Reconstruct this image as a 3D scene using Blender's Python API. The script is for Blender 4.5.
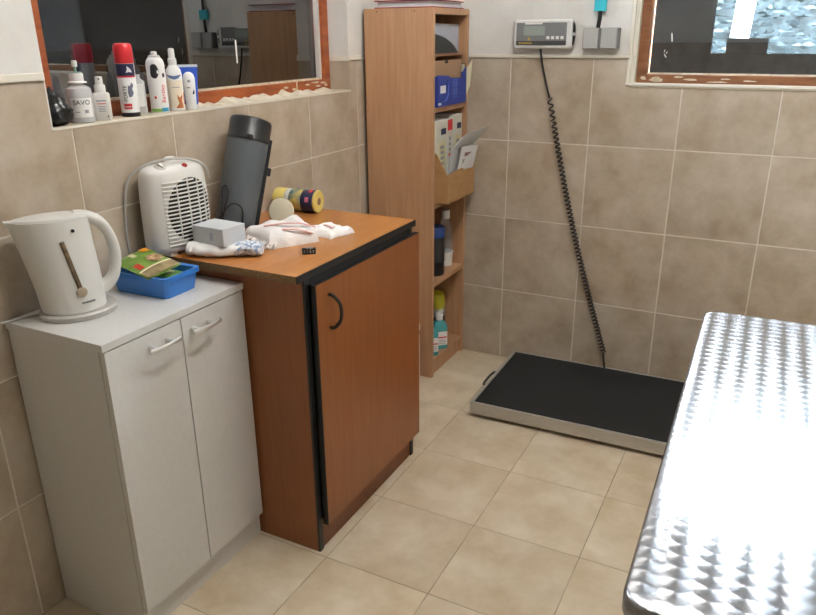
import bpy, bmesh, math, random
from mathutils import Vector, Matrix, noise
random.seed(7)
for o in list(bpy.data.objects):
    bpy.data.objects.remove(o, do_unlink=True)
S = bpy.context.scene
COL = S.collection

# ------------------------------------------------------------------ camera
CAM = bpy.data.cameras.new('camera')
CAM.sensor_width = 36.0
CAM.lens = 726.5 / 816 * 36.0
CAM.clip_start = 0.02
cam = bpy.data.objects.new('camera', CAM)
COL.objects.link(cam)
yaw, pit, roll = math.radians(27.4), math.radians(20.65), -0.0087
fw = Vector((-math.sin(yaw) * math.cos(pit), math.cos(yaw) * math.cos(pit), -math.sin(pit)))
rt = Vector((math.cos(yaw), math.sin(yaw), 0))
up = rt.cross(fw)
r2 = rt * math.cos(roll) + up * math.sin(roll)
u2 = up * math.cos(roll) - rt * math.sin(roll)
M = Matrix((r2, u2, -fw)).transposed().to_4x4()
M.translation = Vector((1.5399, -2.9383, 1.4103))
cam.matrix_world = M
S.camera = cam

# ------------------------------------------------------------------ world, daylight, exposure
S.view_settings.view_transform = 'Standard'
S.view_settings.look = 'None'
S.view_settings.gamma = 1.0
S.view_settings.use_curve_mapping = False
S.view_settings.exposure = 1.48
wd = bpy.data.worlds.new('sky')
S.world = wd
wd.use_nodes = True
wd.node_tree.nodes['Background'].inputs['Color'].default_value = (0.86, 0.93, 1.0, 1)
wd.node_tree.nodes['Background'].inputs['Strength'].default_value = 66.0

def portal(name, loc, rot, sx, sy):
    L = bpy.data.lights.new(name, 'AREA')
    L.shape = 'RECTANGLE'; L.size = sx; L.size_y = sy
    L.cycles.is_portal = True
    o = bpy.data.objects.new(name, L); COL.objects.link(o)
    o.location = loc; o.rotation_euler = rot
portal('portal_left', (-0.22, -1.105, 1.73), (0, math.radians(-90), 0), 1.04, 1.33)
portal('portal_back', (1.66, 0.22, 1.74), (math.radians(-90), 0, 0), 1.36, 1.02)

# ------------------------------------------------------------------ helpers
def lin(c):
    c = c / 255.0
    return c / 12.92 if c <= 0.04045 else ((c + 0.055) / 1.055) ** 2.4
def rgb(r, g, b):
    return (lin(r), lin(g), lin(b), 1)

class NT:
    def __init__(s, m): s.t = m.node_tree; s.n = s.t.nodes; s.l = s.t.links
    def add(s, typ, **kw):
        n = s.n.new(typ)
        for k, v in kw.items(): setattr(n, k, v)
        return n
    def math(s, op, a, b=None, c=None):
        n = s.n.new('ShaderNodeMath'); n.operation = op
        for i, v in enumerate((a, b, c)):
            if v is None: continue
            if isinstance(v, (int, float)): n.inputs[i].default_value = v
            else: s.l.new(v, n.inputs[i])
        return n.outputs[0]

def mat(name, col, rough=0.5, metal=0.0, col2=None, scale=8.0, detail=4.0, bump=0.0, bscale=None,
        stretch=None, lo=0.35, hi=0.65, spec=0.5, coat=0.0, rand=0.0, alpha=1.0, trans=0.0, world=False):
    m = bpy.data.materials.new(name); m.use_nodes = True
    N = NT(m); P = N.n['Principled BSDF']
    P.inputs['Base Color'].default_value = col
    P.inputs['Roughness'].default_value = rough
    P.inputs['Metallic'].default_value = metal
    P.inputs['Specular IOR Level'].default_value = spec
    P.inputs['Coat Weight'].default_value = coat
    P.inputs['Alpha'].default_value = alpha
    P.inputs['Transmission Weight'].default_value = trans
    if col2 is not None or bump:
        if world:
            vec = N.add('ShaderNodeNewGeometry').outputs['Position']
        else:
            vec = N.add('ShaderNodeTexCoord').outputs['Object']
        if stretch:
            mp = N.add('ShaderNodeMapping'); mp.inputs['Scale'].default_value = stretch
            N.l.new(vec, mp.inputs['Vector']); vec = mp.outputs[0]
        if rand:
            oi = N.add('ShaderNodeObjectInfo')
            va = N.add('ShaderNodeVectorMath', operation='SCALE'); va.inputs[0].default_value = (7.3, 3.1, 5.7)
            N.l.new(oi.outputs['Random'], va.inputs['Scale'])
            vb = N.add('ShaderNodeVectorMath', operation='ADD')
            N.l.new(vec, vb.inputs[0]); N.l.new(va.outputs[0], vb.inputs[1]); vec = vb.outputs[0]
    if col2 is not None:
        nz = N.add('ShaderNodeTexNoise'); nz.inputs['Scale'].default_value = scale
        nz.inputs['Detail'].default_value = detail; nz.inputs['Roughness'].default_value = 0.62
        N.l.new(vec, nz.inputs['Vector'])
        rp = N.add('ShaderNodeValToRGB')
        rp.color_ramp.elements[0].position = lo; rp.color_ramp.elements[0].color = col
        rp.color_ramp.elements[1].position = hi; rp.color_ramp.elements[1].color = col2
        N.l.new(nz.outputs['Fac'], rp.inputs['Fac'])
        out = rp.outputs['Color']
        if rand:
            hs = N.add('ShaderNodeHueSaturation')
            v = N.math('MULTIPLY_ADD', oi.outputs['Random'], rand, 1 - rand / 2)
            N.l.new(v, hs.inputs['Value']); N.l.new(out, hs.inputs['Color']); out = hs.outputs[0]
        N.l.new(out, P.inputs['Base Color'])
    if bump:
        nb = N.add('ShaderNodeTexNoise'); nb.inputs['Scale'].default_value = bscale or scale * 6
        nb.inputs['Detail'].default_value = 5
        N.l.new(vec, nb.inputs['Vector'])
        bp = N.add('ShaderNodeBump'); bp.inputs['Strength'].default_value = bump
        bp.inputs['Distance'].default_value = 0.004
        N.l.new(nb.outputs['Fac'], bp.inputs['Height']); N.l.new(bp.outputs[0], P.inputs['Normal'])
    return m

def glass_mat(name, tint, refl=0.08, rough=0.0):
    m = bpy.data.materials.new(name); m.use_nodes = True
    N = NT(m); N.n.remove(N.n['Principled BSDF'])
    out = N.n['Material Output']
    tr = N.add('ShaderNodeBsdfTransparent'); tr.inputs['Color'].default_value = tint
    gl = N.add('ShaderNodeBsdfGlossy'); gl.inputs['Roughness'].default_value = rough
    lw = N.add('ShaderNodeFresnel'); lw.inputs['IOR'].default_value = 1.55
    f = N.math('ADD', lw.outputs[0], refl)
    mx = N.add('ShaderNodeMixShader')
    N.l.new(f, mx.inputs[0]); N.l.new(tr.outputs[0], mx.inputs[1]); N.l.new(gl.outputs[0], mx.inputs[2])
    N.l.new(mx.outputs[0], out.inputs['Surface'])
    return m

def emis(name, col, st):
    m = bpy.data.materials.new(name); m.use_nodes = True
    P = m.node_tree.nodes['Principled BSDF']
    P.inputs['Base Color'].default_value = (0.8, 0.8, 0.8, 1)
    P.inputs['Emission Color'].default_value = col; P.inputs['Emission Strength'].default_value = st
    return m

def fin(name, bm, m, parent=None, smooth=False, bev=0.0, loc=None, autosm=None):
    bmesh.ops.recalc_face_normals(bm, faces=bm.faces)
    me = bpy.data.meshes.new(name); bm.to_mesh(me); bm.free()
    return from_mesh(name, me, m, parent, smooth, bev, loc)
def from_mesh(name, me, m, parent=None, smooth=False, bev=0.0, loc=None):
    o = bpy.data.objects.new(name, me); COL.objects.link(o)
    if m is not None and not me.materials: me.materials.append(m)
    if smooth:
        me.polygons.foreach_set('use_smooth', [True] * len(me.polygons))
        if hasattr(me, 'set_sharp_from_angle'): me.set_sharp_from_angle(angle=math.radians(40))
    if bev:
        b = o.modifiers.new('bevel', 'BEVEL'); b.width = bev; b.segments = 2; b.limit_method = 'ANGLE'
        b.angle_limit = math.radians(40)
    if parent: o.parent = parent
    if loc: o.location = loc
    return o

def box(bm, x0, x1, y0, y1, z0, z1):
    g = bmesh.ops.create_cube(bm, size=1.0)
    for v in g['verts']:
        v.co = Vector(((x0 + x1) / 2 + v.co.x * (x1 - x0), (y0 + y1) / 2 + v.co.y * (y1 - y0), (z0 + z1) / 2 + v.co.z * (z1 - z0)))
    return g['verts']
def bx(name, d, m, parent=None, bev=0.0, rotz=None, loc=None):
    bm = bmesh.new(); box(bm, *d)
    o = fin(name, bm, m, parent, bev=bev, loc=loc)
    if rotz: o.rotation_euler.z = rotz
    return o
def lathe(bm, prof, n=28, ex=1.0, ey=1.0, off=(0, 0), cap=True):
    rings = []
    for r, z in prof:
        rings.append([bm.verts.new((off[0] + r * ex * math.cos(2 * math.pi * i / n), off[1] + r * ey * math.sin(2 * math.pi * i / n), z)) for i in range(n)])
    for a, b in zip(rings, rings[1:]):
        for i in range(n):
            bm.faces.new((a[i], a[(i + 1) % n], b[(i + 1) % n], b[i]))
    if cap:
        bm.faces.new(rings[0][::-1]); bm.faces.new(rings[-1])
    return rings
def lat(name, prof, m, parent=None, n=28, ex=1.0, ey=1.0, smooth=True, loc=None, cap=True):
    bm = bmesh.new(); lathe(bm, prof, n, ex, ey, cap=cap)
    return fin(name, bm, m, parent, smooth=smooth, loc=loc)
def loft(bm, rings, cap=True, closed=False):
    vr = [[bm.verts.new(p) for p in r] for r in rings]
    n = len(vr[0])
    prs = list(zip(vr, vr[1:])) + ([(vr[-1], vr[0])] if closed else [])
    for a, b in prs:
        for i in range(n):
            bm.faces.new((a[i], a[(i + 1) % n], b[(i + 1) % n], b[i]))
    if cap and not closed:
        bm.faces.new(vr[0][::-1]); bm.faces.new(vr[-1])
def catmull(pts, k=8):
    pts = [Vector(p) for p in pts]
    P = [2 * pts[0] - pts[1]] + pts + [2 * pts[-1] - pts[-2]]
    out = []
    for i in range(1, len(P) - 2):
        for j in range(k):
            t = j / k
            a, b, c, d = P[i - 1], P[i], P[i + 1], P[i + 2]
            out.append(0.5 * ((2 * b) + (c - a) * t + (2 * a - 5 * b + 4 * c - d) * t * t + (3 * b - a - 3 * c + d) * t ** 3))
    out.append(pts[-1])
    return out
def tube(bm, pts, r, n=8, ry=None, upv=Vector((0, 0, 1))):
    pts = [Vector(p) for p in pts]
    rings = []
    prev = None
    for i, p in enumerate(pts):
        t = (pts[min(i + 1, len(pts) - 1)] - pts[max(i - 1, 0)]).normalized()
        ref = prev if prev is not None else (upv if abs(t.dot(upv)) < 0.95 else Vector((1, 0, 0)))
        a = (ref - t * ref.dot(t)).normalized(); b = t.cross(a); prev = a
        rr = r(i / (len(pts) - 1)) if callable(r) else r
        rb = rr if ry is None else (ry(i / (len(pts) - 1)) if callable(ry) else ry)
        rings.append([p + a * (rr * math.cos(2 * math.pi * k / n)) + b * (rb * math.sin(2 * math.pi * k / n)) for k in range(n)])
    loft(bm, rings)
def tb(name, pts, r, m, parent=None, n=8, ry=None, sm=8, loc=None, upv=Vector((0, 0, 1))):
    bm = bmesh.new(); tube(bm, catmull(pts, sm) if sm else pts, r, n, ry, upv)
    return fin(name, bm, m, parent, smooth=True, loc=loc)
def thing(name, label, cat, loc=(0, 0, 0), rotz=0.0, group=None):
    o = bpy.data.objects.new(name, None); COL.objects.link(o)
    o.empty_display_size = 0.05
    o.location = loc; o.rotation_euler = (0, 0, rotz)
    o['label'] = label; o['category'] = cat
    if group: o['group'] = group
    return o
def tag(o, label, cat, group=None):
    o['label'] = label; o['category'] = cat
    if group: o['group'] = group
    return o
def struct(o):
    o['kind'] = 'structure'; return o
def text_mesh(body, size, ext=0.0002):
    cu = bpy.data.curves.new('t', 'FONT'); cu.body = body; cu.size = size; cu.extrude = ext
    cu.align_x = 'CENTER'; cu.align_y = 'CENTER'; cu.resolution_u = 3
    t = bpy.data.objects.new('t', cu); COL.objects.link(t)
    dg = bpy.context.evaluated_depsgraph_get()
    me = bpy.data.meshes.new_from_object(t.evaluated_get(dg))
    bpy.data.objects.remove(t, do_unlink=True); bpy.data.curves.remove(cu)
    me.materials.clear()
    return me
def text_on(name, body, size, m, parent, fn):
    """letters, their flat x, y bent onto a surface by fn(x, y, z)"""
    me = text_mesh(body, size)
    for v in me.vertices: v.co = Vector(fn(v.co.x, v.co.y, v.co.z))
    me.update()
    return from_mesh(name, me, m, parent)
def patch(name, m, parent, r, a0, a1, z0, z1, lift=0.0005, n=12, outline=None):
    """a label bent round a cylinder of radius r (angles in degrees)"""
    bm = bmesh.new()
    if outline is None:
        g = [[bm.verts.new(((r + lift) * math.cos(math.radians(a0 + (a1 - a0) * i / n)), (r + lift) * math.sin(math.radians(a0 + (a1 - a0) * i / n)), z)) for i in range(n + 1)] for z in (z0, z1)]
        for i in range(n): bm.faces.new((g[0][i], g[0][i + 1], g[1][i + 1], g[1][i]))
    else:
        bm.faces.new([bm.verts.new((u, v, 0)) for u, v in outline])
        bmesh.ops.triangulate(bm, faces=bm.faces)
        bmesh.ops.subdivide_edges(bm, edges=bm.edges, cuts=5, use_grid_fill=True)
        for w_ in bm.verts:
            a = math.radians(a0 + (a1 - a0) * w_.co.x); v = w_.co.y
            w_.co = Vector(((r + lift) * math.cos(a), (r + lift) * math.sin(a), z0 + (z1 - z0) * v))
    me = bpy.data.meshes.new(name); bm.to_mesh(me); bm.free()
    return from_mesh(name, me, m, parent)

# ------------------------------------------------------------------ materials
WTILE = mat('wall_tile', rgb(156, 136, 111), 0.33, col2=rgb(196, 184, 168), scale=7.5, detail=9, lo=0.22, hi=0.72, bump=0.10, bscale=60, rand=0.09)
FTILE = mat('floor_tile', rgb(186, 164, 130), 0.30, col2=rgb(222, 210, 188), scale=6, detail=9, lo=0.24, hi=0.70, bump=0.10, bscale=50, rand=0.07)
GROUT = mat('wall_grout', rgb(224, 219, 208), 0.9, col2=rgb(206, 198, 186), scale=9, world=True)
FGROUT = mat('floor_grout', rgb(150, 134, 108), 0.9, col2=rgb(188, 172, 146), scale=7, world=True)
PLASTER = mat('white_plaster', rgb(226, 224, 220), 0.9, col2=rgb(214, 211, 206), scale=5, bump=0.12, bscale=140, world=True)
TRIM = mat('white_trim', rgb(226, 221, 208), 0.45)
SILLM = mat('sill_cream', rgb(214, 204, 184), 0.6, col2=rgb(190, 176, 150), scale=14, bump=0.3, bscale=60, world=True)
LUMP = mat('lime_plaster', rgb(226, 218, 200), 0.95, col2=rgb(196, 184, 160), scale=30, bump=0.6, bscale=90)
CEIL = mat('ceiling_white', rgb(232, 232, 230), 0.9)
FRAMEW = mat('window_wood', rgb(132, 62, 26), 0.45, col2=rgb(166, 88, 42), scale=6, stretch=(6, 1, 6), bump=0.1)
FRAMEB = mat('window_wood_worn', rgb(120, 74, 44), 0.5, col2=rgb(150, 100, 64), scale=6, stretch=(1, 6, 6), bump=0.1)
PAINT = mat('flaked_paint', rgb(222, 214, 196), 0.8, col2=rgb(196, 176, 146), scale=40)
GLASS = glass_mat('window_glass', (0.84, 0.87, 0.89, 1), 0.17, 0.004)
DARKW = mat('yard_shade_black', (.0006, .00065, .00075, 1), 0.95, col2=(.0009, .0010, .0011, 1), scale=2, world=True, spec=0.0)  # near-black colour stands in for the yard's shade under a bright sky
WHITELAM = mat('white_laminate', rgb(210, 208, 204), 0.35, col2=rgb(205, 203, 199), scale=90)
WHITEEDGE = mat('white_edge', rgb(206, 203, 198), 0.4)
CHROME = mat('chrome', rgb(232, 232, 232), 0.32, 0.8)
STEEL = mat('steel', rgb(200, 198, 193), 0.32, 0.6, col2=rgb(184, 181, 175), scale=20, stretch=(1, 20, 20))
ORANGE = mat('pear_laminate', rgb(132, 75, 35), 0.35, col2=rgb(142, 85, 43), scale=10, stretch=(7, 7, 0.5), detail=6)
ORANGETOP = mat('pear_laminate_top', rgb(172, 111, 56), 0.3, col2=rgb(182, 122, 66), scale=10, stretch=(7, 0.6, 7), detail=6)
CHIP = mat('chipboard_edge', rgb(134, 104, 66), 0.9, col2=rgb(96, 70, 42), scale=160, world=True)
BLACKP = mat('black_plastic', rgb(24, 24, 25), 0.35)
BLACKM = mat('black_matte', rgb(20, 20, 21), 0.8)
BEECH = mat('beech_laminate', rgb(178, 134, 98), 0.42, col2=rgb(192, 150, 114), scale=9, stretch=(6, 6, 0.4), detail=6)
BEECHIN = mat('beech_hardboard', rgb(150, 110, 84), 0.7, col2=rgb(160, 120, 92), scale=12)
WPLAST = mat('white_plastic', rgb(224, 222, 218), 0.32)
GWHITE = mat('kettle_white', rgb(214, 212, 206), 0.3, spec=0.5)
GREYPL = mat('grey_plastic', rgb(160, 160, 160), 0.4)
CORDW = mat('grey_cord', rgb(190, 188, 184), 0.45)
BLUE = mat('blue_plastic', rgb(52, 120, 200), 0.35)
CLOTHW = mat('white_cloth', rgb(244, 242, 240), 0.95, bump=0.4, bscale=420)
CROCHET = mat('crochet_white', rgb(246, 243, 240), 0.95, bump=0.7, bscale=260)
PINK = mat('pink_yarn', rgb(228, 178, 172), 0.95, bump=0.8, bscale=420)
CARDB = mat('cardboard', rgb(176, 136, 90), 0.85, col2=rgb(164, 124, 80), scale=14, stretch=(1, 1, 5))
RUBBER = mat('black_rubber_mat', rgb(26, 27, 28), 0.85, bump=0.8, bscale=900)
PAPER = mat('paper', rgb(226, 226, 228), 0.8)
RED = mat('red', rgb(206, 44, 52), 0.35)
NAVY = mat('navy', rgb(36, 40, 74), 0.4)

# ------------------------------------------------------------------ the room
ZC, XR, YF = 2.55, 2.75, -4.1
WY0, WY1, WZ0, WZ1 = -1.773, -0.437, 1.209, 2.25          # left window opening
BX0, BX1, BZ0, BZ1 = 0.967, 2.35, 1.226, 2.25             # back window opening
W, HT, TOP = 0.333, 0.3295, 1.318
T = 0.006                                                  # tile thickness; tile faces lie in X = 0 and Y = 0

bm = bmesh.new()
box(bm, -0.25, -0.0013, YF, WY0, 0, ZC); box(bm, -0.25, -0.0013, WY1, 0.25, 0, ZC)
box(bm, -0.25, -0.0013, WY0, WY1, 0, WZ0 - 0.012); box(bm, -0.25, -0.0013, WY0, WY1, WZ1, ZC)
wl = struct(fin('wall_left', bm, GROUT))
bm = bmesh.new()
box(bm, -0.0013, BX0, 0.0013, 0.25, 0, ZC); box(bm, BX1, XR + .1, 0.0013, 0.25, 0, ZC)
box(bm, BX0, BX1, 0.0013, 0.25, 0, BZ0 - 0.012); box(bm, BX0, BX1, 0.0013, 0.25, BZ1, ZC)
wb = struct(fin('wall_back', bm, GROUT))
# plaster above the tiles (proud of the grout base)
P = 0.0006
bm = bmesh.new()
box(bm, -T, -P, YF, WY0, TOP, ZC); box(bm, -T, -P, WY1, 0, TOP, ZC); box(bm, -T, -P, WY0, WY1, WZ1, ZC)
box(bm, -0.24, -P, WY1 - 0.004, WY1, TOP, WZ1); box(bm, -0.24, -P, WY0, WY0 + .004, WZ0, WZ1)
fin('plaster', bm, PLASTER, wl)
bm = bmesh.new()
box(bm, 0, BX0, P, T, TOP, ZC); box(bm, BX1, XR, P, T, TOP, ZC); box(bm, BX0, BX1, P, T, BZ1, ZC)
fin('plaster', bm, PLASTER, wb)
# other walls
bm = bmesh.new(); box(bm, XR, XR + .1, YF, 0, 0, ZC); wr = struct(fin('wall_right', bm, PLASTER))
bx('wainscot', (XR - 0.008, XR, YF, 0, 0, TOP), WTILE, wr)
bm = bmesh.new(); box(bm, -.25, XR + .1, YF - .1, YF, 0, ZC); wf = struct(fin('wall_front', bm, PLASTER))
bx('wainscot', (0, XR, YF, YF + 0.008, 0, TOP), WTILE, wf)
bm = bmesh.new(); box(bm, -.25, XR + .1, YF - .1, .25, ZC, ZC + .1); struct(fin('ceiling', bm, CEIL))
bm = bmesh.new(); box(bm, -.25, XR + .1, YF - .1, .25, -.12, -.0012); fl = struct(fin('floor', bm, FGROUT))

_tc = {}
def tile(parent, axis, a0, a1, b0, b1, m, gap):
    """one tile: axis 'x' in plane X=0 (a = y, b = z), 'y' in plane Y=0 (a = x, b = z), 'z' on the floor"""
    w, h = round(a1 - a0 - gap, 4), round(b1 - b0 - gap, 4)
    if w < 0.008 or h < 0.008: return
    key = (axis, w, h)
    if key not in _tc:
        bm = bmesh.new()
        if axis == 'x': vs = box(bm, -T, 0, -w / 2, w / 2, -h / 2, h / 2)
        elif axis == 'y': vs = box(bm, -w / 2, w / 2, 0, T, -h / 2, h / 2)
        else: vs = box(bm, -w / 2, w / 2, -h / 2, h / 2, -T, 0)
        bmesh.ops.bevel(bm, geom=[e for e in bm.edges if e.calc_length() > 0.007], offset=0.0008, segments=1, affect='EDGES')
        me = bpy.data.meshes.new('tile'); bmesh.ops.recalc_face_normals(bm, faces=bm.faces); bm.to_mesh(me); bm.free(); me.materials.append(m)
        _tc[key] = me
    o = bpy.data.objects.new('tile', _tc[key]); COL.objects.link(o); o.parent = parent
    a, b = (a0 + a1) / 2, (b0 + b1) / 2
    o.location = {'x': (0, a, b), 'y': (a, 0, b), 'z': (a, b, 0)}[axis]
def ltile(parent, axis, a0, a1, z0, z1, ac, zc, side, m, gap):
    """a tile cut to an L round a window corner; the opening lies above zc, on the 'side' (+1 / -1) of ac"""
    g = gap / 2
    a0, a1, z0, z1 = a0 + g, a1 - g, z0 + g, z1 - g
    if side > 0: poly = [(a0, z0), (a1, z0), (a1, zc - g), (ac, zc - g), (ac, z1), (a0, z1)]
    else: poly = [(a0, z0), (a1, z0), (a1, z1), (ac, z1), (ac, zc - g), (a0, zc - g)]
    bm = bmesh.new(); rr = []
    for dpt in (0.0, T):
        rr.append([Vector((-dpt, a, b)) if axis == 'x' else Vector((a, dpt, b)) for a, b in poly])
    loft(bm, rr)
    fin('tile', bm, m, parent)
def rows(z1):
    z, out = 0.0, []
    while z < z1 - .004:
        out.append((z, min(z + HT, z1))); z += HT
    return out
def cuts(lo, hi, org, step, extra=()):
    k = math.floor((lo - org) / step) + 1; c = [lo]
    while org + k * step < hi - 1e-4:
        if org + k * step - lo > 0.004: c.append(org + k * step)
        k += 1
    c = sorted(set(c + [hi] + [e for e in extra if lo < e < hi]))
    return list(zip(c, c[1:]))
GW = 0.0045
for a0, a1 in cuts(YF, 0, -0.3863, W):
    for z0, z1 in rows(TOP):
        if z1 <= WZ0 - .02 or a1 <= WY0 or a0 >= WY1: tile(wl, 'x', a0, a1, z0, z1, WTILE, GW)
        else:
            if a0 < WY0: ltile(wl, 'x', a0, a1, z0, z1, WY0, WZ0 - .004, 1, WTILE, GW)
            elif a1 > WY1: ltile(wl, 'x', a0, a1, z0, z1, WY1, WZ0 - .004, -1, WTILE, GW)
            else: tile(wl, 'x', a0, a1, z0, WZ0 - .004, WTILE, GW)
for a0, a1 in cuts(0, XR - .008, 0.4955, W):
    for z0, z1 in rows(TOP):
        if z1 <= BZ0 - .02 or a1 <= BX0 or a0 >= BX1: tile(wb, 'y', a0, a1, z0, z1, WTILE, GW)
        else:
            if a0 < BX0: ltile(wb, 'y', a0, a1, z0, z1, BX0, BZ0 - .004, 1, WTILE, GW)
            elif a1 > BX1: ltile(wb, 'y', a0, a1, z0, z1, BX1, BZ0 - .004, -1, WTILE, GW)
            else: tile(wb, 'y', a0, a1, z0, BZ0 - .004, WTILE, GW)
WF = 0.3254
for a0, a1 in cuts(0, XR - .008, 0.539, WF):
    for b0, b1 in cuts(YF + .008, 0, -0.883, WF):
        tile(fl, 'z', a0, a1, b0, b1, FTILE, 0.003)
# white trim strips along the top of the tiles
def trimbox(n, d): return struct(bx('trim_%d' % n, d, TRIM, bev=0.002))
trimbox(1, (-0.004, 0.007, YF, WY0, TOP - .001, TOP + .016))
trimbox(2, (-0.004, 0.007, WY1, -0.36, TOP - .001, TOP + .016))
trimbox(3, (0.32, BX0 - .002, -0.007, 0.004, TOP - .001, TOP + .012))

# ---- left window
def flake(axis, a, z, w_, h_, face, m, parent):
    """an irregular chip of old paint, a thin polygon on a frame face"""
    k = 11; pts_ = []
    for i in range(k):
        t = 2 * math.pi * i / k; r = .6 + .4 * random.random()
        pts_.append((a + w_ / 2 + w_ / 2 * r * math.cos(t), z + h_ / 2 + h_ / 2 * r * math.sin(t)))
    bm = bmesh.new()
    if axis == 'x': loft(bm, [[Vector((face, p, q)) for p, q in pts_], [Vector((face + .0012, p, q)) for p, q in pts_]])
    else: loft(bm, [[Vector((p, face, q)) for p, q in pts_], [Vector((p, face - .0012, q)) for p, q in pts_]])
    return fin('paint_flake', bm, m, parent)
bx('reveal_tile', (-0.24, -.0005, WY1 - .005, WY1 - .0005, WZ0 + .001, TOP - .004), WTILE, wl)
bx('reveal_trim', (-0.24, .005, WY1 - .007, WY1 - .0005, TOP - .004, TOP + .016), TRIM, wl)
WY1 -= .005; WY0 += .005
w1 = bpy.data.objects.new('window_1', None); COL.objects.link(w1); struct(w1)
FX = -0.085
bm = bmesh.new(); box(bm, -0.2, -0.0005, WY0 + .001, WY1 - .001, WZ0 - .012, WZ0)
fin('sill', bm, SILLM, w1, bev=.002)
bx('sill_edge', (-.001, 0.002, WY0 - .006, WY1 + .006, WZ0 - .005, WZ0 + .0006), TRIM, w1)
bx('frame_bottom', (FX - .06, FX, WY0 + .001, WY1 - .001, WZ0, WZ0 + .040), FRAMEW, w1, bev=.003)
bx('frame_top', (FX - .06, FX, WY0 + .001, WY1 - .001, WZ1 - .05, WZ1), FRAMEW, w1, bev=.003)
bx('frame_side', (FX - .06, FX, WY0 + .001, WY0 + .082, WZ0 + .040, WZ1 - .05), FRAMEW, w1, bev=.003)
bx('frame_side', (FX - .06, FX, WY1 - .042, WY1 - .001, WZ0 + .040, WZ1 - .05), FRAMEW, w1, bev=.003)
bx('bead', (FX - .028, FX - .012, WY0 + .082, WY1 - .042, WZ0 + .040, WZ0 + .046), PAINT, w1)
bx('bead', (FX - .028, FX - .012, WY1 - .056, WY1 - .042, WZ0 + .046, WZ1 - .05), WHITEEDGE, w1)
bx('glass', (FX - .036, FX - .032, WY0 + .075, WY1 - .035, WZ0 + .03, WZ1 - .04), GLASS, w1)
def lumpy(name, x0, x1, y0, y1, z, hmax, m, parent, nx=6, ny=90, seed=0.0, along='y'):
    bm = bmesh.new(); g = []
    for i in range(nx + 1):
        row = []
        for j in range(ny + 1):
            u, v = i / nx, j / ny
            x, y = x0 + (x1 - x0) * u, y0 + (y1 - y0) * v
            t = (u if along == 'y' else v); s = (v if along == 'y' else u)
            h = hmax * max(0.0, 0.55 + 0.9 * noise.noise(Vector((x * 30 + seed, y * 30, 1.7)))) * (1 - t) * min(1, 12 * s, 12 * (1 - s))
            row.append(bm.verts.new((x, y, z + h)))
        g.append(row)
    for i in range(nx):
        for j in range(ny): bm.faces.new((g[i][j], g[i + 1][j], g[i + 1][j + 1], g[i][j + 1]))
    return fin(name, bm, m, parent, smooth=True)
lumpy('rough_plaster', FX - .002, -0.012, -1.28, -0.45, WZ0 - .001, .020, LUMP, w1)
for k, (y, l, z) in enumerate(((-.62, .03, .022), (-.58, .05, .028), (-.55, .03, .014), (-.52, .04, .024), (-.49, .02, .015), (-.75, .025, .02), (-.70, .02, .012))):
    flake('x', y, WZ0 + z, l * 1.3, .009, FX, PAINT, w1)
bx('paint_flake', (FX, FX + .0015, -.672, -.666, WZ0 + .004, WZ0 + .04), PAINT, w1)
# ---- back window
w2 = bpy.data.objects.new('window_2', None); COL.objects.link(w2); struct(w2)
FY = 0.03
bx('sill', (BX0 + .001, BX1 - .001, -0.004, 0.2, BZ0 - .012, BZ0), SILLM, w2, bev=.002)
bx('sill_edge', (BX0 - .012, BX1, -0.007, 0.0, BZ0 - .006, BZ0 + .005), TRIM, w2, bev=.002)
bx('side_edge', (BX0 - .01, BX0 + .004, -0.005, 0.0005, BZ0, BZ1), TRIM, w2, bev=.002)
bx('lining', (BX0 + .001, BX0 + .02, 0.002, FY + .02, BZ0, BZ1 - .001), TRIM, w2, bev=.002)
bx('frame_bottom', (BX0 + .0185, BX1 - .001, FY, FY + .06, BZ0, BZ0 + .034), FRAMEB, w2, bev=.003)
bx('frame_top', (BX0 + .0185, BX1 - .001, FY, FY + .06, BZ1 - .05, BZ1), FRAMEB, w2, bev=.003)
bx('frame_side', (BX0 + .0185, BX0 + .056, FY, FY + .06, BZ0 + .034, BZ1 - .05), FRAMEB, w2, bev=.003)
bx('frame_side', (BX1 - .05, BX1 - .001, FY, FY + .06, BZ0 + .034, BZ1 - .05), FRAMEB, w2, bev=.003)
bx('bead', (BX0 + .056, BX1 - .05, FY + .014, FY + .026, BZ0 + .034, BZ0 + .039), PAINT, w2)
bx('glass', (BX0 + .055, BX1 - .045, FY + .032, FY + .036, BZ0 + .028, BZ1 - .04), GLASS, w2)
for k, (x, l, z, h) in enumerate(((1.03, .045, .002, .022), (1.0, .02, .012, .012), (1.15, .05, .012, .008), (1.12, .03, .022, .006), (1.22, .08, .006, .006), (1.35, .05, .012, .005), (1.28, .03, .018, .005))):
    flake('y', x, BZ0 + z, l * 1.3, h * 1.3, FY, PAINT, w2)
WSPOT = mat('white_paint_spot', rgb(235, 235, 230), 0.7)
for k, (x, z, w_, h_, a) in enumerate(((1.096, 1.39, .004, .03, -.12), (1.079, 1.325, .004, .014, -.6), (1.075, 1.342, .003, .010, .2), (1.083, 1.336, .003, .008, .5))):
    o = bx('paint_splash', (-w_ / 2, w_ / 2, -.0006, 0, -h_ / 2, h_ / 2), WSPOT, w2, loc=(x, FY + .0318, z)); o.rotation_euler.y = a
o = bx('paint_splash', (0, .0006, -.003, .003, -.036, .036), WSPOT, w1, loc=(FX - .0318, -0.95, 1.36))

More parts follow.
